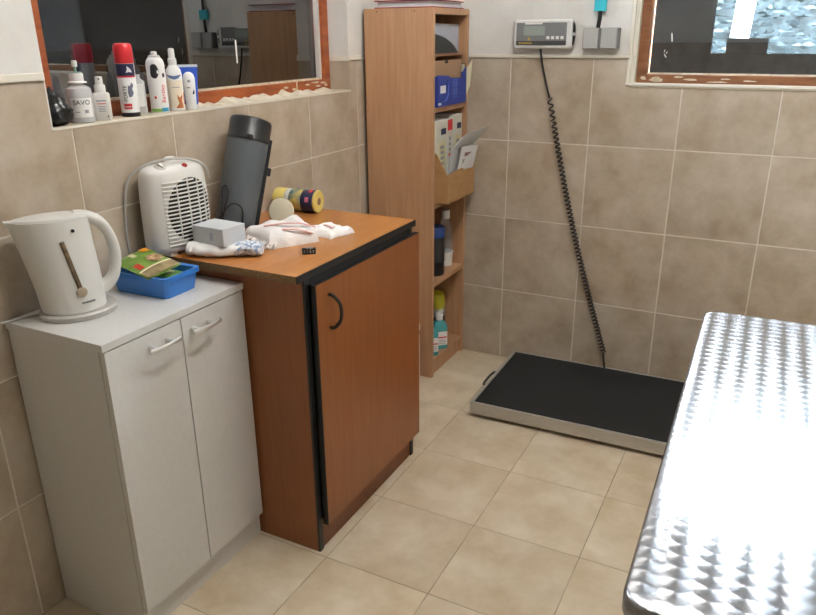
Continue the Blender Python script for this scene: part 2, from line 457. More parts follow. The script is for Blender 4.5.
# ---- outside: yard walls with shade put into their colour, hedge
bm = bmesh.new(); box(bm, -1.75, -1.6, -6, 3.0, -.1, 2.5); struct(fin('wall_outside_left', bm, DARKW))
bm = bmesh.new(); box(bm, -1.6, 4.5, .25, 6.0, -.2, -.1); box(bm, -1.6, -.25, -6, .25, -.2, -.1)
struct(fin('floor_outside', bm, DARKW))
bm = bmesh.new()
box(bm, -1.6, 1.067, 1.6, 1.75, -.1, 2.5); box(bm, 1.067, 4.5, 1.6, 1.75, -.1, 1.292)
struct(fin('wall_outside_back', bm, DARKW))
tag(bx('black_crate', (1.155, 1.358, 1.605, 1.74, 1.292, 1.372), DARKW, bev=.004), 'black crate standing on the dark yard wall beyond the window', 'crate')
pt = mat('white_post_paint', rgb(225, 232, 236), 0.6)
o = tag(bx('slanted_post', (-.045, .045, -.04, .04, 0, .95), pt, bev=.004, loc=(1.21, 1.673, 1.3725)), 'white slanted post rising behind the black crate outside the window', 'post')
o.rotation_euler.y = .06
LEAF = mat('hedge_leaf', (.004, .009, .010, 1), 0.5, col2=(.030, .046, .052, 1), scale=14, world=True, spec=.25)
bm = bmesh.new()  # unseen upper part made tall to keep sky out of the table's reflection
for k in range(24000):
    c = Vector((random.uniform(-1.5, 5.8), 4.2 + random.uniform(0, .7) , random.uniform(-.1, 4.4)))
    s = random.uniform(.025, .06)
    R = Matrix.Rotation(random.uniform(0, 6.3), 3, 'Z') @ Matrix.Rotation(random.uniform(-.9, .9), 3, 'X')
    vs = [bm.verts.new(c + R @ Vector(p) * s) for p in ((-1, 0, 0), (0, -.45, .2), (1.1, 0, 0), (0, .45, .2))]
    bm.faces.new(vs)
box(bm, -1.5, 5.8, 4.9, 5.0, -.1, 4.4)
o = tag(fin('hedge', bm, LEAF), 'bright leafy hedge seen through the window beyond the yard wall', 'hedge'); o['kind'] = 'stuff'

# ---- fill lamp added on the ceiling, out of view
cl = thing('fill_lamp', 'white tube lamp added on the ceiling, out of view, as fill light', 'lamp', (1.15, -1.35, ZC))
bx('housing', (-.08, .08, -.62, .62, -.04, -.001), WPLAST, cl, bev=.005)
tb('tube', ((0, -.58, -.06), (0, .58, -.06)), .016, emis('fill_light', (1.0, .985, .96, 1), 60.0), cl, sm=0)
for s in (-1, 1): bx('lamp_holder', (-.02, .02, s * .6 - .02, s * .6 + .02, -.085, -.04), WPLAST, cl)

# ------------------------------------------------------------------ white cabinet
def arch_handle(parent, y0, y1, x, z, m):
    bm = bmesh.new()
    yc, hw = (y0 + y1) / 2, (y1 - y0) / 2
    pts = [(x + .030 - .006 * (2 * t - 1) ** 2, y0 + (y1 - y0) * t, z) for t in [i / 12 for i in range(13)]]
    tube(bm, pts, .0062, 8, ry=.0045)
    for s in (-.62, .62):
        tube(bm, [(x, yc + s * hw * .9, z), (x + .027, yc + s * hw, z)], .006, 8)
    return fin('handle', bm, m, parent, smooth=True)
wc = thing('white_cabinet', 'low white laminate cabinet with two doors, kettle standing on top', 'cabinet', (0, -1.985, 0))
L = 0.457
bx('side_panel', (.006, .300, 0, .016, 0, .782), WHITELAM, wc, bev=.001)
bx('side_panel', (.006, .300, L - .016, L, 0, .782), WHITELAM, wc, bev=.001)
bx('bottom_panel', (.006, .300, .016, L - .016, .07, .086), WHITELAM, wc)
bx('back_panel', (.006, .012, .016, L - .016, .086, .782), WHITELAM, wc)
bx('plinth', (.282, .298, .016, L - .016, 0, .07), WHITELAM, wc)
bx('top', (.004, .318, -.003, L + .003, .782, .80), WHITELAM, wc, bev=.0012)
d = bx('door', (.3015, .3165, .002, L / 2 - .0015, .078, .779), WHITELAM, wc, bev=.001); arch_handle(d, .105, .200, .3165, .745, CHROME)
d = bx('door', (.3015, .3165, L / 2 + .0015, L - .002, .078, .779), WHITELAM, wc, bev=.001); arch_handle(d, .242, .336, .3165, .743, CHROME)

# ------------------------------------------------------------------ orange cabinet
oc = thing('wooden_cabinet', 'orange-brown wood-effect cabinet with black edging and one door', 'cabinet', (0, -1.523, 0))
L = 0.596
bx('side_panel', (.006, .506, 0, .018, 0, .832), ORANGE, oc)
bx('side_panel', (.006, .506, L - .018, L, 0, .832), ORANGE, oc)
bx('edge_strip', (.506, .513, 0, .018, 0, .832), BLACKP, oc)
bx('edge_strip', (.506, .513, L - .018, L, 0, .832), BLACKP, oc)
bx('bottom_panel', (.006, .506, .018, L - .018, .08, .098), ORANGE, oc)
bx('top_rail', (.42, .512, .018, L - .018, .814, .832), BLACKM, oc)
bx('plinth', (.49, .508, .018, L - .018, 0, .08), mat('plinth_brown', rgb(112, 60, 28), .45, col2=rgb(122, 68, 34), scale=10, stretch=(1, 6, 6)), oc)
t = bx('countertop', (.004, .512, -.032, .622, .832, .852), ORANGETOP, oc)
bx('edge_strip', (.512, .5145, -.032, .622, .8325, .8515), BLACKP, t)
bx('raw_edge', (.004, .512, -.0335, -.032, .8325, .8515), CHIP, t)
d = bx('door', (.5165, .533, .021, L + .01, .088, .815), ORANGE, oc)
bx('edge_strip', (.5165, .5335, .0185, .021, .088, .8165), BLACKP, d)
bx('edge_strip', (.5165, .5335, .021, L + .01, .815, .8165), BLACKP, d)
tb('handle', ((.533, .078, .775), (.548, .078, .772), (.562, .084, .752), (.565, .086, .727), (.562, .084, .703), (.548, .078, .684), (.533, .078, .681)), .0052, BLACKP, d, ry=.0035)

# ------------------------------------------------------------------ bookshelf
bs = thing('bookshelf', 'tall narrow beech-effect bookshelf standing in the tiled corner', 'bookshelf', (0, 0, 0))
Y0, Y1, XD, HH = -.349, -.008, .312, 1.50
bx('side_panel', (.018, XD, Y0, Y0 + .018, 0, HH), BEECH, bs, bev=.0008)
bx('side_panel', (.018, XD, Y1 - .018, Y1, 0, HH), BEECH, bs, bev=.0008)
bx('top_panel', (.018, XD, Y0 + .018, Y1 - .018, HH - .022, HH), BEECH, bs)
bx('back_panel', (.018, .022, Y0 + .018, Y1 - .018, .05, HH - .022), BEECHIN, bs)
SH = (1.338, 1.143, .765, .432)
for k, z in enumerate(SH): bx('shelf', (.022, XD - (.015 if k == 0 else .003), Y0 + .018, Y1 - .018, z - (.010 if k == 0 else .020), z), BEECHIN if k == 0 else BEECH, bs)
bx('bottom_shelf', (.014, XD - .003, Y0 + .018, Y1 - .018, .060, .078), BEECH, bs)
bx('plinth', (XD - .03, XD - .012, Y0 + .018, Y1 - .018, 0, .060), BEECH, bs)
SCR = mat('screw_cover', rgb(120, 82, 54), .6)
for x in (.075, .235):
    o = lat('screw_cap', [(.003, 0), (.003, .001)], SCR, bs, 10, loc=(x, Y0, HH - .011)); o.rotation_euler.x = math.pi / 2

# ------------------------------------------------------------------ kettle
def egg(cx, rx, ry, z, n=36, tip=0.0, slope=0.0):
    out = []
    for i in range(n):
        a = 2 * math.pi * i / n
        c, s_ = math.cos(a), math.sin(a)
        x = cx + rx * c
        y = ry * s_
        if c < 0 and tip: y *= 1 - tip * (-c) ** 2
        out.append(Vector((x, y, z + slope * (x))))
    return out
GREYB = mat('kettle_base_grey', rgb(186, 182, 176), .4)
GAUGE = mat('gauge_brown', rgb(128, 108, 84), .25, col2=rgb(90, 74, 58), scale=60)
kt = thing('electric_kettle', 'white plastic electric kettle with a water gauge on its base plate', 'kettle', (.108, -1.866, .80), math.radians(66))
lat('base', [(.070, 0), (.076, .001), (.078, .012), (.074, .016)], GREYB, kt, 40, ex=1.12, ey=.98)
bm = bmesh.new()
secs = [(.017, -.008, .070, .062, 0), (.03, -.009, .072, .062, .02), (.07, -.012, .073, .059, .06), (.12, -.018, .076, .055, .12), (.17, -.025, .079, .051, .2), (.21, -.030, .083, .048, .28), (.230, -.032, .085, .047, .33)]
loft(bm, [egg(c, a, b, z, tip=t, slope=-.02 * (z / .22)) for z, c, a, b, t in secs])
kb = fin('body', bm, GWHITE, kt, smooth=True)
bm = bmesh.new()
loft(bm, [egg(c, a, b, z, tip=.3, slope=-.02) for z, c, a, b in ((.2305, -.029, .081, .045), (.2345, -.028, .078, .043), (.237, -.024, .062, .033), (.2385, -.020, .036, .018))])
fin('lid', bm, GWHITE, kt, smooth=True)
bm = bmesh.new()
loft(bm, [[Vector((-.098, -.014, .206)), Vector((-.098, .014, .206)), Vector((-.102, .018, .234)), Vector((-.102, -.018, .234))],
          [Vector((-.110, -.009, .214)), Vector((-.110, .009, .214)), Vector((-.122, .010, .236)), Vector((-.122, -.010, .236))]])
fin('spout', bm, GWHITE, kt, smooth=True)
tb('handle', ((.020, 0, .226), (.048, 0, .224), (.076, 0, .206), (.094, 0, .172), (.101, 0, .134), (.097, 0, .096), (.083, 0, .066), (.058, 0, .046)),
   lambda t: .012 + .004 * abs(2 * t - 1) ** 2, GWHITE, kt, n=14, ry=lambda t: .016 + .006 * abs(2 * t - 1), upv=Vector((0, 0, 1)))
# the water gauge runs down the side that faces the room
def kside(x, z, lift=.0012):
    k = 0
    while k < len(secs) - 2 and secs[k + 1][0] < z: k += 1
    z0, c0, a0, b0, t0 = secs[k]; z1, c1, a1, b1, t1 = secs[k + 1]
    f = (z - z0) / (z1 - z0); c_, a_, b_, t_ = c0 + (c1 - c0) * f, a0 + (a1 - a0) * f, b0 + (b1 - b0) * f, t0 + (t1 - t0) * f
    cc = max(-1, min(1, (x - c_) / a_)); y = b_ * math.sqrt(max(0, 1 - cc * cc))
    if cc < 0: y *= 1 - t_ * cc * cc
    return Vector((x, -y - lift, z))
tb('water_gauge', [kside(-.024 + .022 * (.185 - z) / .12, z) for z in (.185, .16, .13, .10, .075)], .0052, GAUGE, kb, n=8, ry=.003)
lat('gauge_bulb', [(.0115, 0), (.0115, .003), (.0075, .0048)], mat('gauge_tan', rgb(176, 160, 136), .3), kb, 16, loc=kside(-.002, .066)).rotation_euler.x = math.pi / 2
lat('switch_light', [(.004, 0), (.004, .002)], BLACKP, kb, 10, loc=kside(.004, .205)).rotation_euler.x = math.pi / 2
LOGO = mat('print_grey', rgb(120, 118, 114), .5)
tb('power_cord', ((-.07, .03, .006), (-.105, .038, .004), (-.15, .03, .003), (-.2, .035, .0035), (-.26, .05, .0035)), .0032, CORDW, kt)
for i in range(6):
    p = kside(-.006 + .0052 * i, .040)
    bx('logo_mark', (p.x, p.x + .0044, p.y - .0003, p.y + .001, p.z - .0018, p.z + .0018), LOGO, kb)

# ------------------------------------------------------------------ blue tray with food packets
tr = thing('blue_basket', 'small blue plastic tray holding packets, beside the kettle', 'tray', (.150, -1.663, .80), math.radians(2))
def rr(hx, hy, z, r=.012, k=4):
    out = []
    for sx, sy, a0 in ((1, 1, 0), (-1, 1, 90), (-1, -1, 180), (1, -1, 270)):
        for j in range(k + 1):
            a = math.radians(a0 + 90 * j / k); out.append(Vector((sx * (hx - r) + r * math.cos(a), sy * (hy - r) + r * math.sin(a), z)))
    return out
bm = bmesh.new()
loft(bm, [rr(.070, .044, .005), rr(.080, .050, .0055), rr(.086, .0555, .054), rr(.0885, .058, .056), rr(.0955, .065, .056), rr(.0955, .065, .044), rr(.0905, .0605, .043), rr(.084, .054, 0), rr(.08, .05, 0)], cap=True)
fin('tray_body', bm, BLUE, tr, smooth=True)
def packet(name, label, cx, cy, cz, w, h, rz, tx, ty, mbody, extras, bulge=.008):
    t = thing(name, label, 'packet', (cx, cy, cz), rz); t.rotation_euler = (tx, ty, rz)
    bm = bmesh.new(); nx, ny = 14, 10
    for side in (1, -1):
        g = []
        for i in range(nx + 1):
            g.append([bm.verts.new((w * (i / nx - .5), h * (j / ny - .5), side * (.0006 + bulge * (max(0, math.sin(math.pi * i / nx)) * max(0, math.sin(math.pi * j / ny))) ** .6) + .0015 * noise.noise(Vector((i * .5, j * .5, cx * 9))))) for j in range(ny + 1)])
        for i in range(nx):
            for j in range(ny): bm.faces.new((g[i][j], g[i + 1][j], g[i + 1][j + 1], g[i][j + 1]))
    bmesh.ops.remove_doubles(bm, verts=bm.verts, dist=.0014)
    fin('pouch', bm, mbody, t, smooth=True)
    for nm, u0, u1, v0, v1, mm in extras:
        bm = bmesh.new(); k = 8; g = []
        for i in range(k + 1):
            row = []
            for j in range(k + 1):
                u, v = u0 + (u1 - u0) * i / k, v0 + (v1 - v0) * j / k
                if nm == 'picture':
                    a = math.sqrt(max(0, 1 - (2 * i / k - 1) ** 2)); v = (v0 + v1) / 2 + (v1 - v0) / 2 * (2 * j / k - 1) * a
                row.append(bm.verts.new((w * (u - .5), h * (v - .5), .0022 + bulge * (max(0, math.sin(math.pi * u)) * max(0, math.sin(math.pi * v))) ** .6)))
            g.append(row)
        for i in range(k):
            for j in range(k): bm.faces.new((g[i][j], g[i + 1][j], g[i + 1][j + 1], g[i][j + 1]))
        fin(nm, bm, mm, t, smooth=True)
    return t
PGREEN = mat('packet_green', rgb(96, 138, 48), .35, col2=rgb(128, 160, 70), scale=30)
PGOLD = mat('packet_gold', rgb(168, 150, 110), .3, col2=rgb(120, 104, 72), scale=40)
PORANGE = mat('packet_orange', rgb(226, 150, 44), .4)
PFOOD = mat('packet_food', rgb(120, 74, 50), .5, col2=rgb(206, 176, 140), scale=90)
PRED = mat('packet_red', rgb(206, 60, 36), .4)
PCREAM = mat('packet_cream', rgb(222, 214, 180), .4)
packet('food_packet', 'green and gold food packet lying tilted across the blue tray', .142, -1.676, .872, .145, .100, math.radians(-8), .16, .14, PGREEN,
       [('picture', .36, .68, .52, .92, PFOOD), ('gold_band', .76, .98, .03, .97, PGOLD), ('wave_line', .72, .76, .03, .97, PCREAM), ('red_mark', .48, .68, .1, .26, PRED), ('pale_mark', .08, .26, .36, .50, PCREAM), ('orange_corner', .03, .2, .72, .96, PORANGE)])
packet('seed_packet', 'small bright green packet lying deep in the blue tray', .186, -1.650, .842, .075, .06, math.radians(30), .0, .12, mat('packet_lime', rgb(84, 150, 60), .35, col2=rgb(130, 180, 90), scale=50),
       [('picture', .3, .7, .3, .7, PCREAM)], .006)

# ------------------------------------------------------------------ fan heater
ht = thing('fan_heater', 'white upright fan heater with a slatted round grille and dial', 'heater', (.074, -1.489, .852), math.radians(-6)); ht.scale = (.92, .90, .935)
HA, HB, HN = .112, .058, 2.5
def hpt(a, sc, z, sx=1.0):
    c, s_ = math.cos(a), math.sin(a)
    return Vector((HB * sc * sx * math.copysign(abs(c) ** (2 / HN), c), HA * sc * math.copysign(abs(s_) ** (2 / HN), s_), z))
bm = bmesh.new()
prof = [(.90, .012), (.96, .016), (1.0, .03), (1.0, .10), (.985, .18), (.965, .215), (.93, .235), (.85, .247), (.70, .254), (.4, .257)]
loft(bm, [[hpt(2 * math.pi * i / 40, sc, z) for i in range(40)] for sc, z in prof])
fin('body', bm, WPLAST, ht, smooth=True)
for sy in (-.06, .06): bx('foot', (-.042, .042, sy - .012, sy + .012, 0, .013), WPLAST, ht)
def hscale(z):
    for (s0, z0), (s1, z1) in zip(prof, prof[1:]):
        if z0 <= z <= z1: return s0 + (s1 - s0) * (z - z0) / (z1 - z0)
    return .9
def hsurf(s, z, lift):
    sc = hscale(z); a = HA * sc
    return Vector((HB * sc * (max(0, 1 - (abs(s) / a) ** HN)) ** (1 / HN) + lift, s, z))
DARKG = mat('grille_dark', rgb(30, 28, 26), .7)
bm = bmesh.new(); g = []
CS, CZ, CR = .012, .125, .083
for i in range(25):
    row = []
    s = -CR + 2 * CR * i / 24
    hh_ = math.sqrt(max(0, CR * CR - s * s)) * 1.12
    for j in range(13): row.append(bm.verts.new(hsurf(min(CS + s, .0955), CZ - hh_ + 2 * hh_ * j / 12, .0008)))
    g.append(row)
for i in range(24):
    for j in range(12): bm.faces.new((g[i][j], g[i + 1][j], g[i + 1][j + 1], g[i][j + 1]))
bmesh.ops.remove_doubles(bm, verts=bm.verts, dist=1e-5)
gr = fin('grille', bm, DARKG, ht, smooth=True)
for k in range(17):
    z = .032 + k * .0112
    rad = CR * 1.12
    dz = z - CZ
    half = math.sqrt(max(0, rad * rad - dz * dz)) / 1.12
    s0 = min(-.078, CS - half - .004); s1 = min(.094, CS + half + .006)
    if k == 0 or k == 16: s0, s1 = -.078, .03
    bm = bmesh.new()
    pts = [hsurf(s0 + (s1 - s0) * i / 16, z, .0018) for i in range(17)]
    tube(bm, pts, .0024, 6, ry=.0026)
    fin('slat', bm, WPLAST, gr, smooth=True)
for s in (-.035, .005, .042, .070):
    bm = bmesh.new(); half = math.sqrt(max(0, CR * CR - (s - CS) ** 2)) * 1.12
    tube(bm, [hsurf(s, CZ - half + 2 * half * i / 12, .0028) for i in range(13)], .0022, 6)
    fin('rib', bm, WPLAST, gr, smooth=True)
dl = lat('dial', [(.020, 0), (.019, .008), (.016, .010)], GREYB, ht, 24, loc=(.022, -.055, .2465)); dl.rotation_euler = (.15, .35, 0)
bx('pointer', (-.012, .012, -.003, .003, .010, .016), WPLAST, dl, bev=.001)
lat('indicator_light', [(.008, 0), (.007, .003)], mat('indicator_red', rgb(150, 24, 22), .3), ht, 16, ex=1.0, ey=1.2, loc=(.043, .015, .2500)).rotation_euler = (0, .8, 0)
lat('back_knob', [(.016, 0), (.016, .010), (.012, .013)], WPLAST, ht, 20, loc=(-.035, .030, .2545))
tb('cord', ((.04, .108, .200), (.045, .09, .240), (.03, .045, .264), (.008, -.02, .270), (-.02, -.075, .258), (-.048, -.112, .225), (-.060, -.128, .16), (-.064, -.135, .08), (-.062, -.135, .006), (-.058, -.128, -.048)), .0035, CORDW, ht)

# ------------------------------------------------------------------ grey canister
GCAN = mat('grey_canister', rgb(84, 90, 94), .45, bump=.15, bscale=500)
cn = thing('grey_canister', 'tall grey cylindrical canister with black cap leaning behind the towels', 'canister', (.090, -1.275, .871)); cn.rotation_euler = (-.345, .03, 0); cn.scale = (1.06, 1.06, 1.0)
lat('body', [(.050, 0), (.055, .004), (.056, .02), (.058, .24), (.058, .262)], GCAN, cn, 40)
cp = lat('cap', [(.0595, .255), (.0605, .258), (.0605, .262), (.059, .264), (.059, .312), (.056, .320), (.048, .324), (.02, .325)], BLACKP, cn, 40)
bx('latch', (.034, .046, -.052, -.034, .256, .270), BLACKP, cp, bev=.002)
o = bx('spine', (.050, .066, -.012, .012, .004, .272), BLACKM, cn, bev=.003); o.rotation_euler.z = math.radians(40)
o = bx('clip', (.064, .076, -.008, .008, .165, .190), BLACKP, cn, bev=.003); o.rotation_euler.z = math.radians(40)
tb('cable', ((.05, -.03, .004), (.052, -.040, .045), (.045, -.056, .062), (.028, -.066, .058), (.004, -.070, .02), (-.004, -.070, .004)), .0028, BLACKP, cn)
tb('cable', ((.004, -.066, .006), (-.002, -.066, .06), (-.010, -.064, .098), (.004, -.067, .112), (.016, -.068, .095), (.012, -.068, .045), (.010, -.068, .006)), .0026, BLACKP, cn)

# ------------------------------------------------------------------ bandage rolls
YEL = mat('bandage_yellow', rgb(226, 208, 116), .8, bump=.3, bscale=200)
rl = thing('bandage_rolls', 'row of colourful bandage rolls in clear wrap behind the cream tin', 'bandage rolls', (.180, -.952, .852), math.radians(187)); rl.scale = (1.16, 1.16, 1.16)
cols = [YEL, NAVY, mat('bandage_pattern', rgb(60, 110, 116), .7, col2=rgb(206, 180, 92), scale=28), mat('bandage_grey', rgb(196, 194, 188), .7), YEL]
x = 0.0
for k, (w_, m_) in enumerate(zip((.008, .038, .038, .016, .036), cols)):
    o = lat('roll', [(.011, 0), (.031, .0005), (.0325, .003), (.0325, w_ - .003), (.031, w_ - .0005), (.011, w_)], m_, rl, 28, loc=(x, 0, .0325)); o.rotation_euler.y = math.pi / 2
    if k == 1:
        patch('printed_mark', RED, o, .0325, 150, 190, .006, .016, n=6); patch('printed_mark', PAPER, o, .0325, 196, 250, .026, .032, n=8); patch('printed_mark', mat('pink_print', rgb(214, 120, 140), .6), o, .0325, 95, 120, .01, .022, n=6)
    x += w_
lat('core', [(.0108, -.0005), (.0108, .1365)], mat('core_brown', rgb(150, 120, 96), .8), rl, 20, loc=(0, 0, .0325)).rotation_euler.y = math.pi / 2

tn = thing('round_tin', 'cream round disc with black rim standing on edge by the canister', 'tin', (.143, -1.112, .852), 0); tn.scale = (1.2, 1.2, 1.2)
TIN = mat('tin_cream', rgb(214, 208, 184), .5, bump=.4, bscale=70)
od = lat('rim', [(.030, 0), (.033, .002), (.033, .022), (.030, .024)], BLACKP, tn, 32, loc=(0, 0, .033))
of = lat('face', [(.0335, .0235), (.0335, .030), (.031, .034), (.02, .036), (.006, .0365)], TIN, tn, 32, loc=(0, 0, .033))
for o in (od, of): o.rotation_euler = (math.radians(84), 0, math.radians(38))

# ------------------------------------------------------------------ cloths, box, clip
def cloth(name, corners, z, hfn, m, parent=None, nx=36, ny=36):
    """a soft folded heap: top surface over a bilinear footprint, closed to the table"""
    A, B, C_, D = [Vector((p[0], p[1], 0)) for p in corners]
    bm = bmesh.new(); top, bot = [], []
    for i in range(nx + 1):
        rt_, rb_ = [], []
        for j in range(ny + 1):
            u, v = i / nx, j / ny
            p = A * (1 - u) * (1 - v) + B * u * (1 - v) + C_ * u * v + D * (1 - u) * v
            w_ = .006 * noise.noise(Vector((u * 5, v * 5, corners[0][0] * 50)))
            p = p + Vector((w_, w_ * .6, 0))
            e = min(u, 1 - u, v, 1 - v)
            rt_.append(bm.verts.new((p.x, p.y, z + .0015 + hfn(u, v, e)))); rb_.append(bm.verts.new((p.x, p.y, z)))
        top.append(rt_); bot.append(rb_)
    for i in range(nx):
        for j in range(ny):
            bm.faces.new((top[i][j], top[i + 1][j], top[i + 1][j + 1], top[i][j + 1]))
            bm.faces.new((bot[i][j], bot[i][j + 1], bot[i + 1][j + 1], bot[i + 1][j]))
    rim = lambda g: [g[i][0] for i in range(nx)] + [g[nx][j] for j in range(ny)] + [g[i][ny] for i in range(nx, 0, -1)] + [g[0][j] for j in range(ny, 0, -1)]
    a, b = rim(top), rim(bot)
    for k in range(len(a)): bm.faces.new((a[k], b[k], b[(k + 1) % len(a)], a[(k + 1) % len(a)]))
    return fin(name, bm, m, parent, smooth=True)
def dome(h, edge=.12, amp=.004, f=6.0, seed=0.0, fold=0.0):
    def fn(u, v, e):
        k = min(1, e / edge); k = math.sqrt(max(0, 1 - (1 - k) ** 2))
        return k * (h + amp * noise.noise(Vector((u * f + seed, v * f, seed))) + fold * math.sin(v * 18 + u * 3) * .5)
    return fn
ZT = .852
tw = thing('crochet_towel', 'white crochet towel with pink edging folded on the wooden cabinet', 'towel', (0, 0, 0))
cloth('folded_cloth', ((.168, -1.332), (.300, -1.388), (.388, -1.255), (.215, -1.115)), ZT, dome(.044, .22, .008, 4, 1.3, .003), CROCHET, tw)
cloth('folded_flap', ((.27, -1.20), (.40, -1.225), (.425, -1.130), (.31, -1.095)), ZT + .0005, dome(.018, .25, .008, 5, 4.1), CROCHET, tw, 24, 24)
def strip(name, pts, w_, th, m, parent, n=30):
    bm = bmesh.new(); tube(bm, catmull(pts, 8), th, 6, ry=w_); return fin(name, bm, m, parent, smooth=True)
strip('pink_edge', ((.248, -1.335, ZT + .049), (.285, -1.305, ZT + .053), (.325, -1.272, ZT + .052), (.362, -1.244, ZT + .038)), .006, .0022, PINK, tw)
strip('pink_edge', ((.278, -1.352, ZT + .040), (.318, -1.322, ZT + .045), (.346, -1.298, ZT + .041), (.370, -1.272, ZT + .028)), .006, .0022, PINK, tw)
strip('pink_edge', ((.322, -1.145, ZT + .017), (.352, -1.165, ZT + .023), (.385, -1.185, ZT + .022)), .004, .002, PINK, tw)
random.seed(11)
bm = bmesh.new()
for k in range(34):
    t = k / 33
    a = Vector((.190 + .125 * t, -1.328 - .050 * t + .010 * t * t, ZT + .018))
    d_ = Vector((random.uniform(-.004, .022), random.uniform(-.045, -.022), -.0125))
    tube(bm, [a, a + d_ * .5 + Vector((random.uniform(-.004, .004), 0, random.uniform(0, .005))), a + d_ + Vector((random.uniform(-.006, .006), 0, .001))], .0011, 5)
o = fin('fringe', bm, CLOTHW, tw, smooth=True); o['kind'] = 'stuff'

rc = thing('rolled_cloth', 'white cloth with blue print rolled up beneath the small pale box', 'cloth', (0, 0, 0))
BPR = mat('blue_print_cloth', rgb(222, 226, 232), .95, col2=rgb(128, 150, 184), scale=95, lo=.48, hi=.58, bump=.6, bscale=300)
bm = bmesh.new()
pts = catmull([(.142, -1.520, ZT + .020), (.16, -1.514, ZT + .019), (.185, -1.507, ZT + .017), (.22, -1.492, ZT + .0165), (.268, -1.462, ZT + .0185)], 8)
rings = []
for i, p in enumerate(pts):
    t = i / (len(pts) - 1); d_ = (pts[min(i + 1, len(pts) - 1)] - pts[max(0, i - 1)]).normalized(); sd = Vector((-d_.y, d_.x, 0))
    r = []
    for k in range(18):
        a = 2 * math.pi * k / 18
        nn = 1 + .16 * noise.noise(Vector((t * 7, math.cos(a) * 1.4, math.sin(a) * 1.4)))
        q_ = p + sd * (.032 * nn * math.cos(a)) + Vector((0, 0, .0165 * nn * math.sin(a)))
        q_.z = max(q_.z, ZT + .0008); r.append(q_)
    rings.append(r)
loft(bm, rings)
fin('cloth_roll', bm, CLOTHW, rc, smooth=True)
bm = bmesh.new(); rings = []
pts2 = catmull([(.255, -1.469, ZT + .018), (.285, -1.450, ZT + .0195), (.318, -1.434, ZT + .017)], 5)
for i, p in enumerate(pts2):
    t = i / (len(pts2) - 1); d_ = (pts2[min(i + 1, len(pts2) - 1)] - pts2[max(0, i - 1)]).normalized(); sd = Vector((-d_.y, d_.x, 0)); r = []
    for k in range(18):
        a = 2 * math.pi * k / 18; nn = (1 + .2 * noise.noise(Vector((t * 4, math.cos(a) * 2 + 5, math.sin(a) * 2)))) * (1.03 if t < .8 else 1.03 - (t - .8) * 1.2)
        q_ = p + sd * (.031 * nn * math.cos(a)) + Vector((0, 0, .0175 * nn * math.sin(a))); q_.z = max(q_.z, ZT + .0008); r.append(q_)
    rings.append(r)
loft(bm, rings)
fin('printed_end', bm, BPR, rc, smooth=True)
PBOX = mat('pale_box', rgb(208, 212, 216), .5)
pb = thing('pale_box', 'small pale grey-white carton resting on the rolled cloth', 'box', (.200, -1.466, ZT + .0325), math.radians(-4))
bx('carton', (-.056, .056, -.042, .042, 0, .046), PBOX, pb, bev=.0015)
bx('lid_flap', (-.0565, .0565, -.0425, .0425, .0445, .0475), PBOX, pb, bev=.001)
bx('printed_mark', (.008, .018, -.0428, -.042, .012, .034), mat('pale_print', rgb(176, 184, 198), .6), pb)
ck = thing('hair_clip', 'small black and grey hair clip lying by the towel fringe', 'clip', (.425, -1.370, ZT), math.radians(35))
bm = bmesh.new()
for k in range(5): tube(bm, [(-.016 + .008 * k, -.009, .004), (-.016 + .008 * k, -.004, .013), (-.016 + .008 * k, .004, .014), (-.016 + .008 * k, .010, .004)], .0028, 6)
tube(bm, [(-.019, 0, .012), (.019, 0, .012)], .004, 6)
fin('claw', bm, BLACKP, ck, smooth=True)
bx('hinge', (-.010, .010, -.004, .004, .012, .018), GREYPL, ck, bev=.001)
bx('base_bar', (-.018, .018, -.010, .011, 0, .004), BLACKP, ck, bev=.001)

# ------------------------------------------------------------------ bottles on the left sill
ZS = WZ0
CLEARP = mat('clear_plastic', rgb(222, 224, 226), .25, alpha=.72)
LABELW = mat('label_white', rgb(232, 232, 230), .6)
INK = mat('ink_black', rgb(30, 30, 36), .6); INKR = mat('ink_red', rgb(214, 60, 60), .6); INKG = mat('ink_grey', rgb(150, 150, 156), .6); INKB = mat('ink_blue', rgb(70, 80, 110), .6)
FACE = -46   # degrees: the side of a bottle that looks at the room
def on_cyl(r, ang, z, vertical=False):
    def fn(x, y, zz):
        if vertical: x, y = -y, x
        a = math.radians(ang) + x / r
        return ((r + .0007 + zz) * math.cos(a), (r + .0007 + zz) * math.sin(a), z + y)
    return fn
# crumpled black bag
bg = thing('black_bag', 'crumpled black plastic bag tucked into the window corner', 'bag', (-.036, -1.725, ZS))
bm = bmesh.new(); bmesh.ops.create_icosphere(bm, subdivisions=4, radius=1.0)
for v in bm.verts:
    d_ = v.co.copy(); n1 = noise.noise(d_ * 2.1 + Vector((3, 1, 7))); n2 = abs(noise.noise(d_ * 5.5)); r = 1 + .28 * n1 + .22 * n2
    hz = d_.z
    taper = 1.0 if hz < 0 else 1 - .62 * hz
    v.co = Vector((d_.x * r * .033 * taper, d_.y * r * .036 * taper - .012 * max(0, hz), max(0, .036 + hz * r * (.036 if hz < 0 else .048))))
fin('bag_body', bm, mat('black_bag_film', rgb(26, 27, 28), .28), bg, smooth=True)

